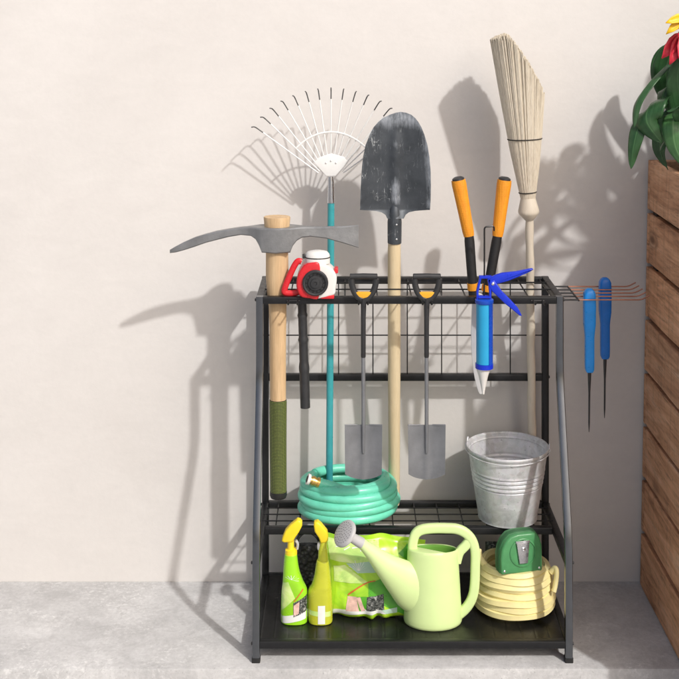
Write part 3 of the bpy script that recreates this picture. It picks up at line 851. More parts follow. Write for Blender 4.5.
for t, nm in ((.035, 0), (.365, 1)):
    bm = BM(); ring = [bundle(t, 1.04 * math.cos(2 * PI * q / 36), 1.05 * math.sin(2 * PI * q / 36)) + Vector((0, 0, .002 * math.cos(2 * PI * q / 36))) for q in range(36)]
    sweep(bm, ring, .0018, 6, closed=True); part('binding', bm, M['stitch'], broom)

# ================================================================== SCREWDRIVERS
def screwdriver(px, ptop, pbot, ptip, Yc, m, label):
    x = S(px - CX, Yc)
    t = thing('screwdriver', label, 'screwdriver', (x, Yc, P(px, ptip, Yc).z), 'blue screwdrivers on the side hooks')
    bm = BM(); hh = [(0, 2.2), (.02, 4.2), (.06, 5.7), (.2, 6.0), (.42, 5.8), (.52, 4.9), (.58, 4.5), (.9, 4.5), (.97, 4.3), (1, 3.2)]
    rr = rsq(.42, 4)
    sweep(bm, [P(px, lerp(ptop, pbot, a), Yc) for a, r in hh], [(S(r, Yc) * .9, S(r, Yc)) for a, r in hh], sec=rr, up=(0, 1, 0))
    h = part('handle', bm, M[m], t, 30)
    bm = BM()
    sweep(bm, [P(px - 3.0, lerp(ptop, pbot, .03), Yc) - Vector((0, .006, 0)), P(px - 3.6, lerp(ptop, pbot, .12), Yc) - Vector((0, .008, 0)), P(px - 3.4, lerp(ptop, pbot, .45), Yc) - Vector((0, .006, 0))], [.004, .0065, .003], 12)
    part('thumb_ridge', bm, M['blue_handle'], h)
    bm = BM(); a, b = P(px, pbot, Yc), P(px - .5, ptip, Yc)
    sweep(bm, [a, lerp(a, b, .12), lerp(a, b, .35), lerp(a, b, .85), b], [.0052, .0046, .0028, .0024, .0009], 10); part('shank', bm, M['dark_plastic'], t)
    return t
screwdriver(589.5, 288.5, 372, 432, ys[0] + .0203, 'blue_light', 'light blue handled screwdriver hanging nearer the rack frame')
screwdriver(605, 277.5, 358.5, 418, ys[3] + .0203, 'blue_handle', 'darker blue handled screwdriver hanging nearer the wooden planter')

# ================================================================== GREEN HOSE
hc = Vector((.010, 3.530, SHELF))
hose = thing('garden_hose', 'coiled mint green garden hose with brass end on the middle shelf', 'hose', hc)
bm = BM(); rt = .0128; pts = []; random.seed(5)
turns = 6.35; n = int(turns * 56)
for i in range(n + 1):
    t = i / 56; a = 2 * PI * t + .6
    lvl = min(t, 4.4) * .0192 + (.0025 * math.sin(a * 1.7 + 1)) + max(0, t - 4.4) * .004
    kx = .1315 - .011 * max(0, t - 3.4) + .0055 * math.sin(t * PI + 1) + .003 * math.sin(a * 3 + t)
    ky = .103 - .009 * max(0, t - 3.4) + .0045 * math.sin(t * PI + 1)
    pts.append(hc + Vector((kx * math.cos(a), ky * math.sin(a), rt + max(0, lvl))))
lastp = pts[-1]
pts += []
sweep(bm, pts, rt, 14); part('tube', bm, M['hose'], hose)
# loose end crossing the top of the coil to the brass coupling
e0 = P(309, 479.5, 3.460)
bm = BM(); tail = catmull([P(366, 499, 3.480), P(347, 491.5, 3.470), P(332, 486, 3.465), P(318.5, 482.5, 3.463)], 8)
sweep(bm, tail, rt, 14); part('tube_end', bm, M['hose'], hose)
d = (e0 - tail[-1]).normalized()
bm = BM(); sweep(bm, [tail[-1] + d * s for s in (-.002, .004, .0045, .012, .0125, .020, .0205, .026)], [.0142, .0142, .0118, .0118, .0132, .0132, .0105, .0105], 16); fit = part('brass_fitting', bm, M['brass'], hose)
bm = BM(); sweep(bm, [tail[-1] + d * s for s in (.0262, .034)], [.0148, .0152], 20); cp = part('coupling_ring', bm, M['white_plastic'], fit)
bm = BM(); sweep(bm, [tail[-1] + d * s for s in (.0345, .0352)], [.0095, .0095], 20); part('coupling_bore', bm, M['rubber'], fit)

# ================================================================== BUCKET
bc = Vector((S(507.6 - CX, 3.515), 3.515, SHELF + .001))
bucket = thing('bucket', 'galvanised metal bucket with ribbed bands on the middle shelf', 'bucket', bc)
r0, r1, hb = .0835, .1145, .2000
prof = []
N = 190
for i in range(N + 1):
    t = i / N; r = lerp(r0, r1, t); z = hb * t
    bulge = 0
    for c in (.53, .59, .65, .71): bulge += .0013 * math.exp(-((t - c) / .016) ** 2) - .0022 * math.exp(-((t - c + .024) / .006) ** 2)
    bulge -= .0016 * math.exp(-((t - .94) / .008) ** 2)
    prof.append((r + bulge, z))
prof = [(r0 - .004, .0035), (r0 - .001, 0), (r0 + .0012, .0)] + [p for p in prof if p[1] > .004]
rim = [(r1 + .0035, hb - .003), (r1 + .0048, hb + .0005), (r1 + .003, hb + .004), (r1 - .0005, hb + .003), (r1 - .002, hb - .001)]
inner = [(max(.002, r - .0022), z) for r, z in prof[3:]][::-1]
bm = BM(); lathe(bm, [(0, .0036)] + prof + rim + [(r, max(z, .006)) for r, z in inner] + [(0, .006)], bc, 64)
part('shell', bm, M['zinc'], bucket, 50)
bm = BM()
hl = []
for i in range(41):     # bail lying against the front just under the rim
    a = R(lerp(158, 352, i / 40)); d_ = math.sin(i / 40 * PI)
    hl.append(bc + Vector(((r1 + .0066 - .0012 * d_) * math.cos(a), (r1 + .0066 - .0012 * d_) * math.sin(a), hb - .002 - .0085 * d_)))
sweep(bm, hl, .0016, 8); part('bail', bm, M['zinc'], bucket)
for a in (158, 352):
    bm = BM(); e_ = Vector((math.cos(R(a)), math.sin(R(a)), 0)); c = bc + e_ * (r1 + .004) + Vector((0, 0, hb)); tg = Vector((-e_.y, e_.x, 0))
    lp = catmull([c - tg * .007 + Vector((0, 0, -.012)), c - tg * .0065 + Vector((0, 0, .004)), c + Vector((0, 0, .012)), c + tg * .0065 + Vector((0, 0, .004)), c + tg * .007 + Vector((0, 0, -.012))], 5)
    sweep(bm, lp, .0022, 8); part('ear', bm, M['zinc'], bucket)

# ================================================================== SPRAY BOTTLES
def sb(cx, cy, Yc): return P(270 + cx / 5.9, 515 + cy / 5.9, Yc)
def spray(levels, neck, head, lever, Yc, m_body, m_neck, label, depth, name='spray_bottle'):
    base = sb((levels[0][1] + levels[0][2]) / 2, levels[0][0], Yc); 
    dz = TRAY - base.z
    t = thing(name, label, 'spray bottle', (base.x, Yc, TRAY), 'spray bottles on the bottom tray')
    def q(cx, cy): v = sb(cx, cy, Yc); v.z += dz; return v
    bm = BM(); rings = []
    n = 32
    cs = [q((l + r) / 2, y) for y, l, r in levels]; hw = [(q(r, y).x - q(l, y).x) / 2 for y, l, r in levels]
    c2 = catmull([Vector((c.x, c.z, w)) for c, w in zip(cs, hw)], 5)
    se = lambda a: (math.copysign(abs(math.cos(a)) ** .8, math.cos(a)), math.copysign(abs(math.sin(a)) ** .8, math.sin(a)))
    for i, c in enumerate(c2):
        k = 1 if i > 1 else (.9, .97)[i]
        rings.append([bm.verts.new((c.x + c.z * k * se(2 * PI * j / n)[0], Yc + min(c.z, depth) * k * se(2 * PI * j / n)[1], c.y)) for j in range(n)])
    for A, B in zip(rings, rings[1:]):
        for j in range(n): bm.faces.new((A[j], A[(j + 1) % n], B[(j + 1) % n], B[j]))
    bm.faces.new(rings[0][::-1]); bm.faces.new(rings[-1])
    body = part('bottle', bm, M[m_body], t, 60)
    # surface of the bottle front for the printed label
    zs_ = [c.y for c in c2]
    def surf(cx, cy, off=.0009):
        v = q(cx, cy)
        i = max(0, min(len(c2) - 2, sum(1 for z in zs_ if z < v.z) - 1)); a, b = c2[i], c2[i + 1]
        f = 0 if b.y == a.y else (v.z - a.y) / (b.y - a.y); c = lerp(a, b, max(0, min(1, f)))
        s = max(-.985, min(.985, (v.x - c.x) / c.z)); ca = abs(s) ** (1 / .8); sn = math.sqrt(max(0, 1 - ca * ca)) ** .8
        return Vector((c.x + s * c.z, Yc - min(c.z, depth) * sn - off, v.z))
    def patch(nm, quad, m, off=.0009, nn=14):
        (ax, ay), (bx, by), (cx_, cy_), (dx, dy) = quad
        bm = BM(); rows = []
        for j in range(nn + 1):
            v = j / nn; rows.append([bm.verts.new(surf(lerp(lerp(ax, bx, i / nn), lerp(dx, cx_, i / nn), v), lerp(lerp(ay, by, i / nn), lerp(dy, cy_, i / nn), v), off)) for i in range(nn + 1)])
        for A, B in zip(rows, rows[1:]):
            for i in range(nn): bm.faces.new((A[i], A[i + 1], B[i + 1], B[i]))
        return part(nm, bm, M[m], body, 60)
    bm = BM(); nb = [q((l + r) / 2, y) for y, l, r in neck]; nw = [(q(r, y).x - q(l, y).x) / 2 for y, l, r in neck]
    sweep(bm, nb, nw, 24); part('neck', bm, M[m_neck], t)
    bm = BM(); hpts = [q(*p) for p in head]; 
    prism(bm, [Vector((p.x, Yc - .0125, p.z)) for p in hpts], (0, .025, 0), 0, .005); hd = part('spray_head', bm, M['yellow_plastic'], t)
    if lever:
        bm = BM(); lv = [q(*p) for p in lever]; sweep(bm, catmull(lv, 5), [(.004, .006)] * (len(catmull(lv, 5))), 10); part('trigger', bm, M['rose_grey'], hd)
    return t, patch
Y1 = 3.350
t, patch = spray([(640, 68, 218), (625, 65, 221), (560, 65, 222), (470, 68, 220), (440, 71, 214), (405, 75, 196), (350, 78, 176), (300, 81, 166), (250, 86, 160), (243, 88, 158)],
    [(248, 88, 160), (216, 90, 160), (212, 102, 142), (160, 104, 142)],
    [(190, 52), (180, 40), (162, 36), (122, 68), (92, 100), (72, 148), (70, 162), (84, 170), (136, 166), (150, 140), (172, 108), (190, 72)],
    [(152, 165), (163, 185), (160, 215)], Y1, 'spray_green', 'yellow_plastic', 'lime green spray bottle with yellow head tilted left, outermost of the two', .026)
patch('label_band', ((66, 592), (221, 560), (221, 604), (66, 634)), 'print_white')
patch('label_photo', ((140, 508), (219, 470), (219, 560), (140, 592)), 'photo')
patch('label_hand', ((142, 522), (176, 500), (172, 570), (142, 582)), 'print_pink', .0016)
patch('label_streak', ((140, 500), (196, 428), (200, 434), (146, 500)), 'print_red', .0016)
patch('label_wedge', ((74, 400), (110, 385), (150, 480), (70, 560)), 'lime_pale')
for k in range(7):
    a = R(150 - 28 * k); patch('label_ray', ((128, 372), (131, 372), (131 + 44 * math.cos(a), 374 - 26 * math.sin(a)), (128 + 44 * math.cos(a), 375 - 26 * math.sin(a))), 'print_white', .0014, 4)
Y2 = 3.350
t, patch = spray([(622, 230, 366), (606, 226, 369), (540, 223, 368), (470, 224, 366), (435, 228, 364), (405, 246, 361), (350, 261, 356), (300, 269, 351), (268, 275, 346), (262, 278, 343)],
    [(268, 282, 344), (200, 286, 340), (186, 290, 336), (150, 296, 338)],
    [(258, 50), (262, 34), (282, 28), (306, 48), (338, 88), (344, 118), (343, 140), (330, 152), (300, 156), (288, 124), (264, 88)],
    [(296, 160), (290, 178), (293, 200)], Y2, 'spray_olive', 'spray_olive', 'olive yellow spray bottle with white tag, standing against the fertiliser bag', .027)
patch('label_tag', ((284, 505), (326, 505), (326, 612), (284, 612)), 'print_white')
patch('label_band', ((226, 535), (367, 545), (367, 575), (226, 562)), 'lime_pale', .0006)

# ================================================================== BLACK POUCH
yc = 3.452; Xp = S(308 - CX, yc)
pouch = thing('tool_pouch', 'black textured cloth pouch with loop handle behind the spray bottles', 'pouch', (Xp, yc, TRAY))
bm = BM(); rings = []; n = 28
for i in range(15):
    t = i / 14; z = TRAY + .165 * t
    w = .040 * (1 - .12 * abs(t - .5) * 2) * (1 if 0 < i < 14 else .93); d = .024 * (1.05 - .55 * t)
    rings.append([bm.verts.new((Xp + w * math.copysign(abs(math.cos(2 * PI * j / n)) ** .7, math.cos(2 * PI * j / n)) + .0025 * mnoise.noise((t * 6, j * .5, 1)), yc + d * math.sin(2 * PI * j / n) + .004 * mnoise.noise((j * .6, t * 7, 3)), z)) for j in range(n)])
for A, B in zip(rings, rings[1:]):
    for j in range(n): bm.faces.new((A[j], A[(j + 1) % n], B[(j + 1) % n], B[j]))
bm.faces.new(rings[0][::-1]); bm.faces.new(rings[-1])
part('bag_body', bm, M['quilt'], pouch, 60)
bm = BM(); z = TRAY + .158
lp = catmull([(Xp - .033, yc, z), (Xp - .028, yc, z + .024), (Xp - .012, yc, z + .040), (Xp + .010, yc, z + .040), (Xp + .028, yc, z + .024), (Xp + .034, yc, z)], 6)
sweep(bm, lp, [(.0045, .008)] * len(lp), 10, up=(1, 0, 0)); part('loop_handle', bm, M['quilt'], pouch)

# ================================================================== FERTILISER BAG
bw, bh = .142, .212
bX, bY = S(374.5 - CX, 3.38), 3.374
bag = thing('fertiliser_bag', 'plump lime green fertiliser bag with printed photo behind the watering can', 'bag', (bX, bY, TRAY))
def bagw(v): return bw * (1 - .06 * math.sin(PI * v) + .015 * math.sin(v * 9))
def bagf(u, v, side):
    """u -1..1, v 0..1 -> point on the front (side -1) or back (side 1)"""
    th = .034 * max(0, 1 - abs(u) ** 2.6) ** .55 * max(0, 1 - abs(2 * v - .86) ** 3.2 if v > .43 else 1 - .9 * abs((v - .43) / .43) ** 5) ** .5
    wr = .0035 * mnoise.noise((u * 3.2, v * 4.2, side * 3 + 5)) + .0016 * mnoise.noise((u * 9, v * 9, 2 + side))
    cr = .006 * math.exp(-(v / .12) ** 2) * math.sin(u * 17 + 2 * math.sin(u * 5)) + .004 * math.exp(-((1 - v) / .1) ** 2) * math.sin(u * 11)
    lean = .028 * v + .10 * abs(u) * bw
    x = bX + u * bagw(v) + .003 * mnoise.noise((u * 2, v * 5, 8))
    z = TRAY + max(.0006, v * (bh - .016 * max(0, u) ** 2) + .005 * math.exp(-(v / .1) ** 2) * (.5 + .5 * math.sin(u * 15)) + (.004 * math.sin(u * 5 + 1) * v ** 3))
    return Vector((x, bY + lean + side * (th + .0012 + wr * min(1, th / .01)) + cr, z))
bm = BM(); NU, NV = 60, 48; G = []
for side in (-1, 1):
    rows = [[bm.verts.new(bagf(i / NU * 2 - 1, j / NV, side)) for i in range(NU + 1)] for j in range(NV + 1)]
    for A, B in zip(rows, rows[1:]):
        for i in range(NU): bm.faces.new((A[i], A[i + 1], B[i + 1], B[i]))
    G.append(rows)
ba, bb = border(G[0]), border(G[1])
for k in range(len(ba)): bm.faces.new((ba[k], ba[(k + 1) % len(ba)], bb[(k + 1) % len(ba)], bb[k]))
body = part('bag_body', bm, M['lime'], bag, 70)
def bpatch(nm, quad, m, off=.0009, nn=16, curve=0):
    """quad in the photo's crop coordinates, mapped on the bag's front"""
    def uv(cx, cy):
        px, py = 325 + cx / 6.17, 525 + cy / 6.17
        return ((px - 374.5) / 47.5 / (bw / .137), (617 - py) / 84)
    bm = BM(); rows = []
    (ax, ay), (bx, by), (cx_, cy_), (dx, dy) = quad
    for j in range(nn + 1):
        v = j / nn; row = []
        for i in range(nn + 1):
            u = i / nn
            cx = lerp(lerp(ax, bx, u), lerp(dx, cx_, u), v); cy = lerp(lerp(ay, by, u), lerp(dy, cy_, u), v) - curve * 4 * u * (1 - u)
            U, V = uv(cx, cy); p = bagf(max(-.97, min(.97, U)), max(.01, min(.99, V)), -1); p.y -= off
            row.append(bm.verts.new(p))
        rows.append(row)
    for A, B in zip(rows, rows[1:]):
        for i in range(nn): bm.faces.new((A[i], A[i + 1], B[i + 1], B[i]))
    return part(nm, bm, M[m], body, 70)
bpatch('printed_header', ((25, 75), (330, 75), (330, 200), (30, 200)), 'lime_pale')
bpatch('printed_grey_band', ((130, 205), (330, 180), (350, 250), (200, 262)), 'print_grey', .0012)
bpatch('printed_wedge', ((45, 235), (120, 215), (270, 320), (50, 330)), 'lime_pale', .0012)
bpatch('printed_green_field', ((265, 320), (520, 240), (520, 560), (265, 400)), 'leafgreen', .0010)
bpatch('printed_leaf', ((450, 140), (500, 85), (530, 110), (500, 170)), 'leafgreen', .0014, 8)
bpatch('printed_lime_block', ((60, 335), (135, 335), (135, 505), (62, 515)), 'lime', .0008)
bpatch('printed_streak', ((135, 400), (310, 300), (312, 305), (140, 408)), 'print_red', .0019, 18, 18)
bpatch('printed_photo', ((255, 405), (362, 388), (364, 490), (255, 500)), 'photo', .0015)
bpatch('printed_herbs', ((190, 408), (262, 402), (262, 500), (210, 505)), 'leafgreen', .0014, 8)
bpatch('printed_hand', ((136, 412), (190, 408), (215, 505), (136, 510)), 'print_pink', .0016, 8)
bpatch('printed_finger', ((190, 412), (214, 408), (250, 500), (226, 505)), 'print_pink', .0018, 8)
bpatch('printed_white_band', ((62, 512), (330, 485), (385, 520), (62, 550)), 'print_white', .0013, 20, 6)
bpatch('printed_tag', ((345, 492), (440, 475), (440, 515), (380, 520)), 'print_grey', .0017, 8)
for k in range(11):
    a = R(172 - 16.4 * k); L = 60 + 12 * math.sin(k * 2.1)
    bpatch('printed_ray', ((206, 246), (209, 246), (209 + L * math.cos(a), 247 - L * math.sin(a)), (205 + L * math.cos(a), 248 - L * math.sin(a))), 'print_white', .0020, 4)
for k in range(5): bpatch('printed_line', ((70 + 50 * k, 110 + 12 * (k % 2)), (106 + 50 * k, 104), (106 + 50 * k, 110), (70 + 50 * k, 117 + 12 * (k % 2))), 'print_white', .0018, 6)

# ================================================================== WATERING CAN
Y = 3.348
cc = Vector((S(432.8 - CX, Y), Y, TRAY))
can = thing('watering_can', 'pale green plastic watering can with grey rose on the bottom tray', 'watering can', cc)
def wc(px, py, off=0): v = P(px, py, Y); v.y += off; return v
zt_ = .2015
out = [(0, .003), (.066, .003), (.074, 0), (.0785, .003), (.080, .009), (.0792, .02), (.0775, .05), (.0752, .09), (.0728, .13), (.0708, .165), (.0700, .185), (.0695, .195), (.0675, zt_), (.0650, zt_ + .0012), (.0632, zt_ - .001)]
inn = [(.0625, .19), (.0640, .16), (.067, .10), (.070, .05), (.070, .02), (0, .018)]
bm = BM(); lathe(bm, out + inn, cc, 56, 0, None, 1, .74)
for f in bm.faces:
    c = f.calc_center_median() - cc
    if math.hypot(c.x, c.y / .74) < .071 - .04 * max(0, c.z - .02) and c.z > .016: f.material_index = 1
for v_ in bm.verts:
    q_ = v_.co - cc
    if q_.z > .14: v_.co.z -= .16 * (q_.y + .02) * (q_.z - .14) / .06
part('body', bm, [M['can'], M['can_dark']], can, 50)
bm = BM(); cov = [cc + Vector((.0645 * math.cos(R(a)), .74 * .0645 * math.sin(R(a)), zt_ - .002 - .16 * (.74 * .0645 * math.sin(R(a)) + .02))) for a in range(150, 304, 6)]
prism(bm, cov, (0, 0, .0035), 0, .001); part('splash_cover', bm, M['can'], can)
hp = catmull([wc(*c) for c in ((414, 561), (413, 551), (412.8, 543), (415.5, 534), (422, 529.6), (433, 528.2), (446, 528.2), (457, 529), (466, 533.2), (472.5, 541), (475.2, 552), (475.2, 568), (474.5, 586), (472, 598), (466, 608), (457, 616))], 5)
bm = BM(); sweep(bm, hp, [(.0095, .0128)] * len(hp), 18, sec=rsq(.62, 5), up=(0, 1, 0)); part('handle', bm, M['can'], can, 60)
bm = BM(); wp = catmull([wc(470, 540), wc(465, 546), wc(459.5, 552), wc(456.5, 562)], 5); sweep(bm, wp, [(.0085, .0125)] * len(wp), 14, sec=rsq(.62, 5), up=(0, 1, 0)); part('handle_strut', bm, M['can'], can, 60)
bm = BM()
ax = [(421, 589, -.010, .070, .036), (411, 582, -.013, .066, .035), (402, 575, -.020, .053, .032), (392, 566, -.028, .041, .028), (383, 557.5, -.034, .031, .0240), (374, 548, -.040, .0225, .0195), (366, 540, -.046, .0160, .0155), (361, 535, -.049, .0135, .0135)]
cen = catmull([wc(a, b, o) for a, b, o, _, _ in ax], 4); rr = catmull([(a, b, 0) for *_, a, b in ax], 4)
sweep(bm, cen, [(r.y, r.x) for r in rr], 28, up=(0, 1, 0)); spout = part('spout', bm, M['can'], can, 60)
bm = BM(); nrm = Vector((-.66, -.40, .62)).normalized(); rc = wc(345.6, 524.3, -.062); b0 = wc(361.4, 535.4, -.0485)
sweep(bm, [b0, lerp(b0, rc, .25), lerp(b0, rc, .6), lerp(b0, rc, .88)], [.0146, .0142, .0128, .0165], 22); part('rose_neck', bm, M['rose_grey'], spout)
bm = BM(); lathe(bm, [(.010, -.016), (.030, -.006), (.0365, -.001), (.0372, .004), (.0350, .0075), (.030, .0092), (0, .0105)], rc, 36, 0, nrm)
rose = part('rose', bm, M['rose_grey'], spout)
bm = BM(); q = Vector((0, 0, 1)).rotation_difference(nrm)
for rr_, k_ in ((.007, 6), (.014, 11), (.021, 16), (.028, 21)):
    for k in range(k_):
        a = 2 * PI * k / k_; c = rc + q @ Vector((rr_ * math.cos(a), rr_ * math.sin(a), .0104 - rr_ * .045))
        ball(bm, c, .0012, 0, 6)
part('spray_holes', bm, M['dark_plastic'], rose)

# ================================================================== YELLOW HOSE
yc_ = Vector((.476, 3.432, TRAY))
yh = thing('coiled_hose', 'pale yellow flat hose coiled on the bottom tray under the green tape measure', 'hose', yc_)
bm = BM(); random.seed(11); pts = []; turns = 6.6; n = int(turns * 52)
jit = [random.uniform(-.006, .006) for _ in range(9)]; jz = [random.uniform(-.003, .003) for _ in range(9)]
for i in range(n + 1):
    t = i / 52; a = 2 * PI * t + 1.9
    k = int(t); f = t - k; f = f * f * (3 - 2 * f)
    rad = .1045 + lerp(jit[k], jit[k + 1], f) - .002 * t + .003 * mnoise.noise((math.cos(a) * 1.5, math.sin(a) * 1.5, t * .9))
    z = .0125 + t * .0176 + lerp(jz[k], jz[k + 1], f) + .006 * mnoise.noise((math.cos(a), math.sin(a), t * .8 + 5))
    pts.append(yc_ + Vector((rad * math.cos(a), rad * math.sin(a), max(.0118, z))))
sweep(bm, pts, [(.0118 + .0018 * math.sin(i * .11 + 2 * math.sin(i * .031)), .0100 + .0012 * math.sin(i * .07)) for i in range(len(pts))], 18, sec=[(x * (1 + .10 * math.cos(6 * math.atan2(y, x))), y * (1 + .10 * math.cos(6 * math.atan2(y, x)))) for x, y in ROUND(18)], up=(0, 0, 1)); part('tube', bm, M['yellow_hose'], yh)
bm = BM(); 
tl = catmull([yc_ + Vector(v) for v in ((.094, -.045, .116), (.106, -.052, .130), (.108, -.058, .118), (.104, -.064, .094), (.098, -.07, .074))], 7)
sweep(bm, tl, [(.0085, .0065)] * len(tl), 10); part('tube_end', bm, M['yellow_hose'], yh)
bm = BM(); tl = catmull([yc_ + Vector(v) for v in ((-.085, -.02, .123), (-.098, .0, .135), (-.1, .018, .152))], 6); sweep(bm, tl, [.010] * (len(tl) - 1) + [.007], 12); part('tube_end', bm, M['yellow_hose'], yh)

# ================================================================== TAPE MEASURE
tm = thing('tape_measure', 'green tape measure with steel belt clip resting on the yellow hose', 'tape measure', (S(519 - CX, 3.36), 3.368, .1885))
tm.rotation_euler = (R(-3), 0, R(13))
def tl_(name, bm, m, parent, smooth=40):
    o = link_mesh(name, bm, m, (0, 0, 0), smooth); o.parent = parent; return o
w, h, d = .060, .105, .026
ol = [(-w, .004), (-w, .045), (-w * .93, .066), (-w * .76, .086), (-w * .5, .100), (-w * .15, h), (w * .42, h), (w * .72, .104), (w * .90, .090), (w, .070), (w, .022), (w, .004), (w * .94, 0), (-w * .94, 0)]
bm = BM(); prism(bm, [Vector((x, -d, z)) for x, z in ol], (0, 2 * d, 0), 0, .006); tb = tl_('case', bm, M['tape_green'], tm, 35)
bm = BM(); ol2 = [(x * 1.03, (z - .055) * 1.03 + .0555) for x, z in ol]; prism(bm, [Vector((x, -d * .42, z)) for x, z in ol2], (0, d * .84, 0), 0, .003); tl_('rubber_band', bm, M['tape_green_dark'], tm, 35)
bm = BM(); lathe(bm, [(.0385, 0), (.0385, .002), (.0365, .0032), (.0345, .0032), (.0335, .0008), (0, .0012)], (.004, -d, .055), 40, 0, (0, -1, 0)); tl_('raised_disc', bm, M['tape_green'], tm)
bm = BM(); prism(bm, [Vector((x, -d - .0065, z)) for x, z in ((-.016, .084), (.021, .084), (.0155, .028), (-.0085, .028))], (0, .003, 0), 0, .0008); prism(bm, [Vector((x, -d - .006, z)) for x, z in ((-.018, .088), (.023, .088), (.0225, .082), (-.0175, .082))], (0, .006, 0), 0, .0008)
cl = tl_('belt_clip', bm, M['bright_steel'], tm)
bm = BM(); lathe(bm, [(.0055, 0), (.0055, .0012), (.004, .0022), (0, .0024)], (.003, -d - .0066, .066), 16, 0, (0, -1, 0)); box(bm, (-.0006, -d - .0096, .0622), (.0066, -d - .0088, .0636)); tl_('screw', bm, M['bright_steel'], cl)
for x in (-w * .84, w * .84):
    bm = BM(); lathe(bm, [(.0032, 0), (.0032, .001), (.002, .0018), (0, .002)], (x, -d, .010), 12, 0, (0, -1, 0)); tl_('rivet', bm, M['rivet'], tm)

# ================================================================== SMALL DARK PACKET behind the yellow hose
Xk = .444; yk = 3.592
bm = BM(); rings = []
for i in range(9):
    t = i / 8; dp = .016 * (1 - (abs(2 * t - 1)) ** 3) + .0015
    rings.append([bm.verts.new((Xk + (-.030 if s < 0 else .030) * (1 if 0 < k < 3 else 1) * 1 if False else Xk + x, yk + y * dp, TRAY + .112 * t)) for k, (x, y) in enumerate(((-.032, 0), (-.02, -.8), (0, -1), (.02, -.8), (.032, 0), (.02, .8), (0, 1), (-.02, .8))) for s in (1,)])
for A, B in zip(rings, rings[1:]):
    for j in range(8): bm.faces.new((A[j], A[(j + 1) % 8], B[(j + 1) % 8], B[j]))
bm.faces.new(rings[0][::-1]); bm.faces.new(rings[-1])
single('packet', bm, M['photo'], 'small dark speckled packet standing behind the tape measure', 'packet', (Xk, yk, TRAY), 60)

# ================================================================== PLANTER
px0, px1, pyf, pyb, ph = .889, 1.52, 2.92, 3.684, 1.285
planter = thing('planter', 'tall weathered brown board planter box at the right edge', 'planter', ((px0 + px1) / 2, (pyf + pyb) / 2, 0))
def tilt(z): return .025 * z / ph
random.seed(21); nb = 8; bhh = ph / nb
def board(a, b, z0, z1, thick, axis, seed):
    """a board between two ends, slightly waney edges"""
    bm = BM(); n = 26; rings = []
    for i in range(n + 1):
        t = i / n; e0 = z0 + .0022 * mnoise.noise((t * 5, seed, 0)); e1 = z1 + .0022 * mnoise.noise((t * 5, seed, 9)); k = .0035
        th = thick + .0012 * mnoise.noise((t * 7, seed, 4))
        sec = ((0, e0 + k), (0, e1 - k), (k, e1), (th - k, e1), (th, e1 - k), (th, e0 + k), (th - k, e0), (k, e0)); row = []
        for o, z in sec:
            if axis == 'Y': row.append(bm.verts.new((a[0] + o + (tilt(z) if a[0] < 1 else 0), lerp(a[1], b[1], t), z)))
            else: row.append(bm.verts.new((lerp(a[0] + tilt(z), b[0], t), a[1] + o, z)))
        rings.append(row)
    for A, B in zip(rings, rings[1:]):
        for j in range(8): bm.faces.new((A[j], A[(j + 1) % 8], B[(j + 1) % 8], B[j]))
    bm.faces.new(rings[0]); bm.faces.new(rings[-1][::-1])
    part('board', bm, M['board'], planter, 35)
for k in range(nb):
    z0, z1 = k * bhh + .0068, (k + 1) * bhh - .0068
    if k == 0: z0 = .001
    off = random.uniform(-.003, .003)
    board((px0 + off, pyf + .024), (px0 + off, pyb - .024), z0, z1, .022, 'Y', k * 3.1)
    board((px0, pyf), (px1, pyf), z0, z1, .0225, 'X', k * 5.7 + 40)
    board((px1 - .022, pyf + .024), (px1 - .022, pyb - .024), z0, z1, .022, 'Y', k * 2.3 + 80)
    board((px0, pyb - .0225), (px1, pyb - .0225), z0, z1, .0225, 'X', k * 4.9 + 120)
bm = BM()
for x in (px0 + .052, px1 - .052):
    for y in (pyf + .05, pyb - .05): box(bm, (x - .02, y - .02, .002), (x + .02, y + .02, ph - .02))
box(bm, (px0 + .0500, pyf + .030, .02), (px0 + .056, pyb - .03, ph - .03)); box(bm, (px0 + .04, pyf + .0265, .02), (px1 - .03, pyf + .0295, ph - .03))
part('inner_frame', bm, M['soil'], planter)
bm = BM(); n = 30; rows = []
for j in range(n + 1):
    rows.append([bm.verts.new((lerp(px0 + .048, px1 - .024, i / n), lerp(pyf + .024, pyb - .024, j / n), ph - .045 + .02 * mnoise.noise((i * .5, j * .5, 0)))) for i in range(n + 1)])
for A, B in zip(rows, rows[1:]):
    for i in range(n): bm.faces.new((A[i], A[i + 1], B[i + 1], B[i]))
part('soil', bm, M['soil'], planter, 60)

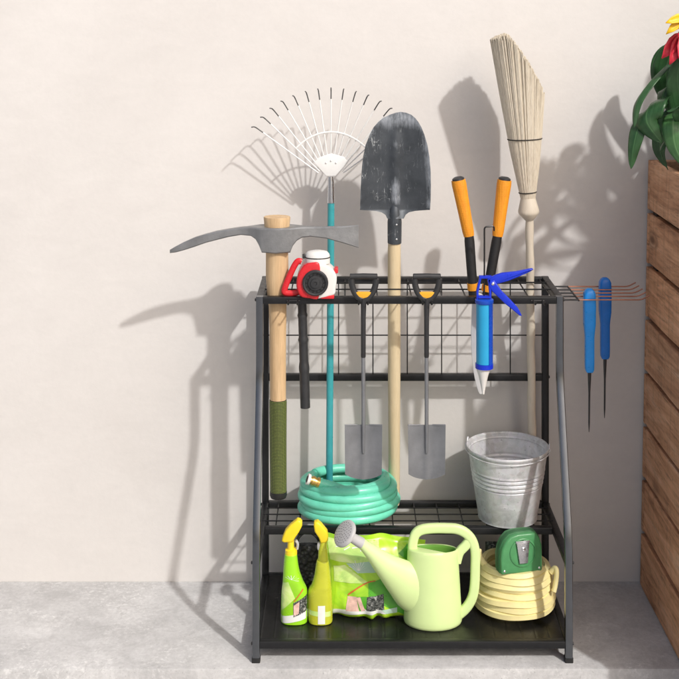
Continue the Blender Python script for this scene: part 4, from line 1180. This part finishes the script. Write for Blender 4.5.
# ================================================================== PLANT
plant = thing('flowering_plant', 'broad leaved plant with red and yellow flowers growing in the planter', 'plant', (1.08, 3.36, ph - .04))
def leaf(ctrl, width, fold=.35, m='leaf', side=None, wav=.0, peak=.45, twist=0):
    c = catmull(ctrl, 8); n = len(c) - 1; NU = 8
    bm = BM(); uvl = bm.loops.layers.uv.active; rows = []
    side0 = Vector(side) if side else None
    L = 0
    for i in range(n + 1):
        t = i / n; T = (c[min(i + 1, n)] - c[max(i - 1, 0)]).normalized()
        s = side0 if side0 else Vector((0, 0, 1)).cross(T)
        if twist:
            s = Matrix.Rotation(twist * t, 3, T) @ s
        s = (s - T * s.dot(T)).normalized(); nr = s.cross(T)
        a = t / peak if t < peak else (1 - t) / (1 - peak)
        w = width * max(.02, math.sin(PI / 2 * max(0, a)) ** .8) * (1 if t < .97 else .8)
        if t < .08: w = max(width * .07, w * .6)
        row = []
        for k in range(NU + 1):
            u = k / NU * 2 - 1
            p = c[i] + s * (u * w * math.cos(fold * abs(u))) + nr * (abs(u) * w * math.sin(fold) + wav * math.sin(t * 14 + u * 2) * abs(u))
            row.append(bm.verts.new(p))
        rows.append(row)
    for i in range(n):
        for k in range(NU):
            f = bm.faces.new((rows[i][k], rows[i][k + 1], rows[i + 1][k + 1], rows[i + 1][k]))
            for lp_, uv in zip(f.loops, ((k / NU, i / n), ((k + 1) / NU, i / n), ((k + 1) / NU, (i + 1) / n), (k / NU, (i + 1) / n))): lp_[uvl].uv = uv
    o = part('leaf', bm, M[m], plant, 80, recalc=False)
    so = o.modifiers.new('thickness', 'SOLIDIFY'); so.thickness = .0011
    return o
A_ = lambda px, py, Y: P(px, py, Y)
# leaves that hang over the planter's near corner
leaf([A_(692, 40, 3.40), A_(668, 64, 3.34), A_(650, 82, 3.30), A_(637, 103, 3.28), A_(634, 128, 3.27)], .018, .5, 'leaf', (.7, -.5, .5), .001, .5)
leaf([A_(676, 92, 3.42), A_(662, 98, 3.34), A_(650, 105, 3.28), A_(647, 122, 3.26), A_(662, 143, 3.26)], .046, .42, 'leaf', (.72, -.2, .66), .003, .5)
leaf([A_(668, 104, 3.40), A_(652, 112, 3.33), A_(640, 124, 3.29), A_(634, 145, 3.28), A_(631, 169, 3.28)], .022, .3, 'leaf', (.85, -.4, .1), .001, .55)
leaf([A_(690, 120, 3.40), A_(677, 112, 3.30), A_(673, 125, 3.25), A_(676, 148, 3.24), A_(688, 170, 3.24)], .030, .3, 'leaf_light', (.95, -.3, .0), .001, .5)
leaf([A_(668, 170, 3.46), A_(660, 150, 3.46), A_(664, 128, 3.45), A_(676, 112, 3.44), A_(694, 104, 3.44)], .026, .3, 'leaf', (.6, -.5, -.6), .001, .5)
leaf([A_(682, 130, 3.45), A_(671, 95, 3.42), A_(666, 70, 3.40), A_(676, 48, 3.38), A_(694, 36, 3.36)], .040, .35, 'leaf', (.85, -.4, .3), .002, .45)
leaf([A_(694, 128, 3.40), A_(682, 100, 3.36), A_(672, 85, 3.33), A_(664, 92, 3.31), A_(661, 112, 3.31)], .032, .35, 'leaf', (.75, -.55, .3), .002, .5)
leaf([A_(696, 150, 3.38), A_(688, 128, 3.33), A_(680, 98, 3.30), A_(678, 74, 3.29), A_(684, 52, 3.28)], .034, .3, 'leaf', (.95, -.3, .1), .002, .5)
leaf([A_(690, 150, 3.36), A_(676, 140, 3.31), A_(666, 140, 3.29), A_(660, 152, 3.28)], .016, .4, 'leaf', (.6, -.5, .6), .001, .5)
leaf([A_(700, 172, 3.36), A_(690, 140, 3.28), A_(684, 118, 3.25), A_(676, 108, 3.24), A_(667, 112, 3.235)], .026, .3, 'leaf', (.8, -.5, .4), .001, .5)
# leaves behind, nearer the wall
leaf([A_(700, 140, 3.56), A_(684, 108, 3.56), A_(671, 84, 3.555), A_(664, 62, 3.55), A_(668, 44, 3.54)], .050, .3, 'leaf', (.85, -.3, .4), .002, .5)
leaf([A_(704, 160, 3.52), A_(690, 136, 3.52), A_(676, 118, 3.51), A_(668, 112, 3.50), A_(664, 124, 3.49)], .050, .3, 'leaf', (.6, -.3, .7), .002, .5)
leaf([A_(712, 150, 3.47), A_(700, 110, 3.46), A_(692, 80, 3.45), A_(686, 50, 3.44), A_(690, 20, 3.43)], .055, .3, 'leaf', (.9, -.3, .2), .002, .5)
random.seed(17)
base = Vector((1.09, 3.36, ph - .05))
# rest of the plant: arching leaves all round, above and outside the frame
acc = 0
for k in range(3000):
    if acc >= 46: break
    a = random.uniform(0, 2 * PI); h_ = random.uniform(.12, .72); reach = random.uniform(.12, .34) * (1.15 - .5 * h_)
    b0 = base + Vector((random.uniform(-.05, .24), random.uniform(-.22, .22), 0))
    dirv = Vector((math.cos(a), math.sin(a), 0))
    p3 = b0 + dirv * reach + Vector((0, 0, h_ - .02))
    if p3.y > 3.56: continue
    if p3.x < .97 and p3.z < 2.1: continue
    if (p3.x - 0) * F / p3.y + CX < 690 and p3.z < 1.74: continue
    mid_ = b0 + dirv * reach * .25 + Vector((0, 0, h_ * .55)); 
    p4 = p3 + dirv * random.uniform(.05, .12) + Vector((0, 0, random.uniform(-.1, .02)))
    if p4.y > 3.66: p4.y = 3.65
    # keep the crown inside the size its shade on the wall shows
    if any((p.z - 1.02 * (WALL_Y - p.y)) > 1.56 + 1.37 * (p.x - .7 * (WALL_Y - p.y) - .89) for p in (p3, p4, lerp(mid_, p3, .6))): continue
    acc += 1
    leaf([b0, mid_, lerp(mid_, p3, .6) + Vector((0, 0, .02)), p3, p4], random.uniform(.022, .044), .3, random.choice(('leaf', 'leaf', 'leaf_light')), None, .002, .55)
bm = BM()
for k in range(9):
    b0 = base + Vector((random.uniform(-.06, .2), random.uniform(-.16, .16), 0)); tp = b0 + Vector((random.uniform(-.06, .06), random.uniform(-.06, .06), random.uniform(.25, .5)))
    sweep(bm, catmull([b0, lerp(b0, tp, .5) + Vector((.01, .01, 0)), tp], 5), [.007] * 5 + [.006] * 3 + [.004] * 3, 8)
part('stem', bm, M['stem'], plant)
def flower(c, m, n, ln, wd, dirs, nm='flower'):
    bm = BM(); c = Vector(c)
    for k in range(n):
        d = Vector(dirs[k]).normalized(); s = d.cross(Vector((.2, -1, .3))).normalized(); nr = s.cross(d)
        pts = [c + d * ln * t + Vector((0, 0, -.25 * ln * t * t)) for t in (0, .25, .5, .75, 1)]
        ws = [.3, .85, 1, .75, .08]; rows = [[bm.verts.new(p + s * (u * wd * w_) + nr * (abs(u) * wd * w_ * .45)) for u in (-1, -.5, 0, .5, 1)] for p, w_ in zip(pts, ws)]
        for A, B in zip(rows, rows[1:]):
            for i in range(4): bm.faces.new((A[i], A[i + 1], B[i + 1], B[i]))
    o = part(nm, bm, M[m], plant, 80); so = o.modifiers.new('thickness', 'SOLIDIFY'); so.thickness = .001
flower(A_(683, 34, 3.28), 'petal_red', 6, .078, .019, [(-.75, -.2, -.55), (-.55, -.3, -.8), (.7, -.3, .3), (.3, -.2, .9), (.8, .2, -.3), (-.2, -.5, -1)])
flower(A_(687, 18, 3.25), 'petal_yellow', 6, .066, .013, [(-.95, -.2, -.42), (-.9, -.3, .05), (.7, -.3, .3), (.2, -.2, .9), (.8, .2, -.3), (-.4, -.5, -.8)])
bm = BM(); sweep(bm, catmull([base + Vector((.0, -.06, .0)), A_(700, 80, 3.32), A_(688, 34, 3.30)], 6), .004, 8); sweep(bm, catmull([base + Vector((.03, -.08, .0)), A_(706, 60, 3.30), A_(690, 16, 3.27)], 6), .004, 8)
part('flower_stalks', bm, M['stem'], plant)

# ================================================================== LIGHT, SKY, CAMERA
D = Vector((-.70, 1.0, -1.02)).normalized()
sun = bpy.data.lights.new('sun', 'SUN'); sun.energy = 2.5; sun.angle = R(1.7); sun.color = (1., .98, .96)
so_ = bpy.data.objects.new('sun', sun); COL.objects.link(so_); so_.rotation_euler = D.to_track_quat('-Z', 'Y').to_euler(); so_.location = (3, -3, 5)
w = bpy.data.worlds.new('World'); sc.world = w; w.use_nodes = True
nt = w.node_tree; bgn = nt.nodes.get('Background') or nt.nodes.new('ShaderNodeBackground')
sky = nt.nodes.new('ShaderNodeTexSky'); sky.sky_type = 'NISHITA'; sky.sun_disc = False
sky.sun_elevation = math.asin(-D.z); sky.sun_rotation = math.atan2(-D.x, -D.y)
sky.dust_density = 5.0; sky.air_density = .8; sky.ozone_density = .4
nt.links.new(sky.outputs['Color'], bgn.inputs['Color']); bgn.inputs['Strength'].default_value = .118
cam = bpy.data.cameras.new('camera'); co = bpy.data.objects.new('camera', cam); COL.objects.link(co)
co.location = (0, 0, EYE); co.rotation_euler = (R(90), 0, 0)
cam.sensor_width = 36; cam.lens = F / 679 * 36; cam.shift_x = (339.5 - CX) / 679; cam.shift_y = -(339.5 - CY) / 679
cam.clip_start = .05; cam.clip_end = 300
sc.camera = co
sc.view_settings.view_transform = 'Standard'; sc.view_settings.look = 'None'; sc.view_settings.gamma = 1; sc.view_settings.use_curve_mapping = False
sc.view_settings.exposure = 0.0
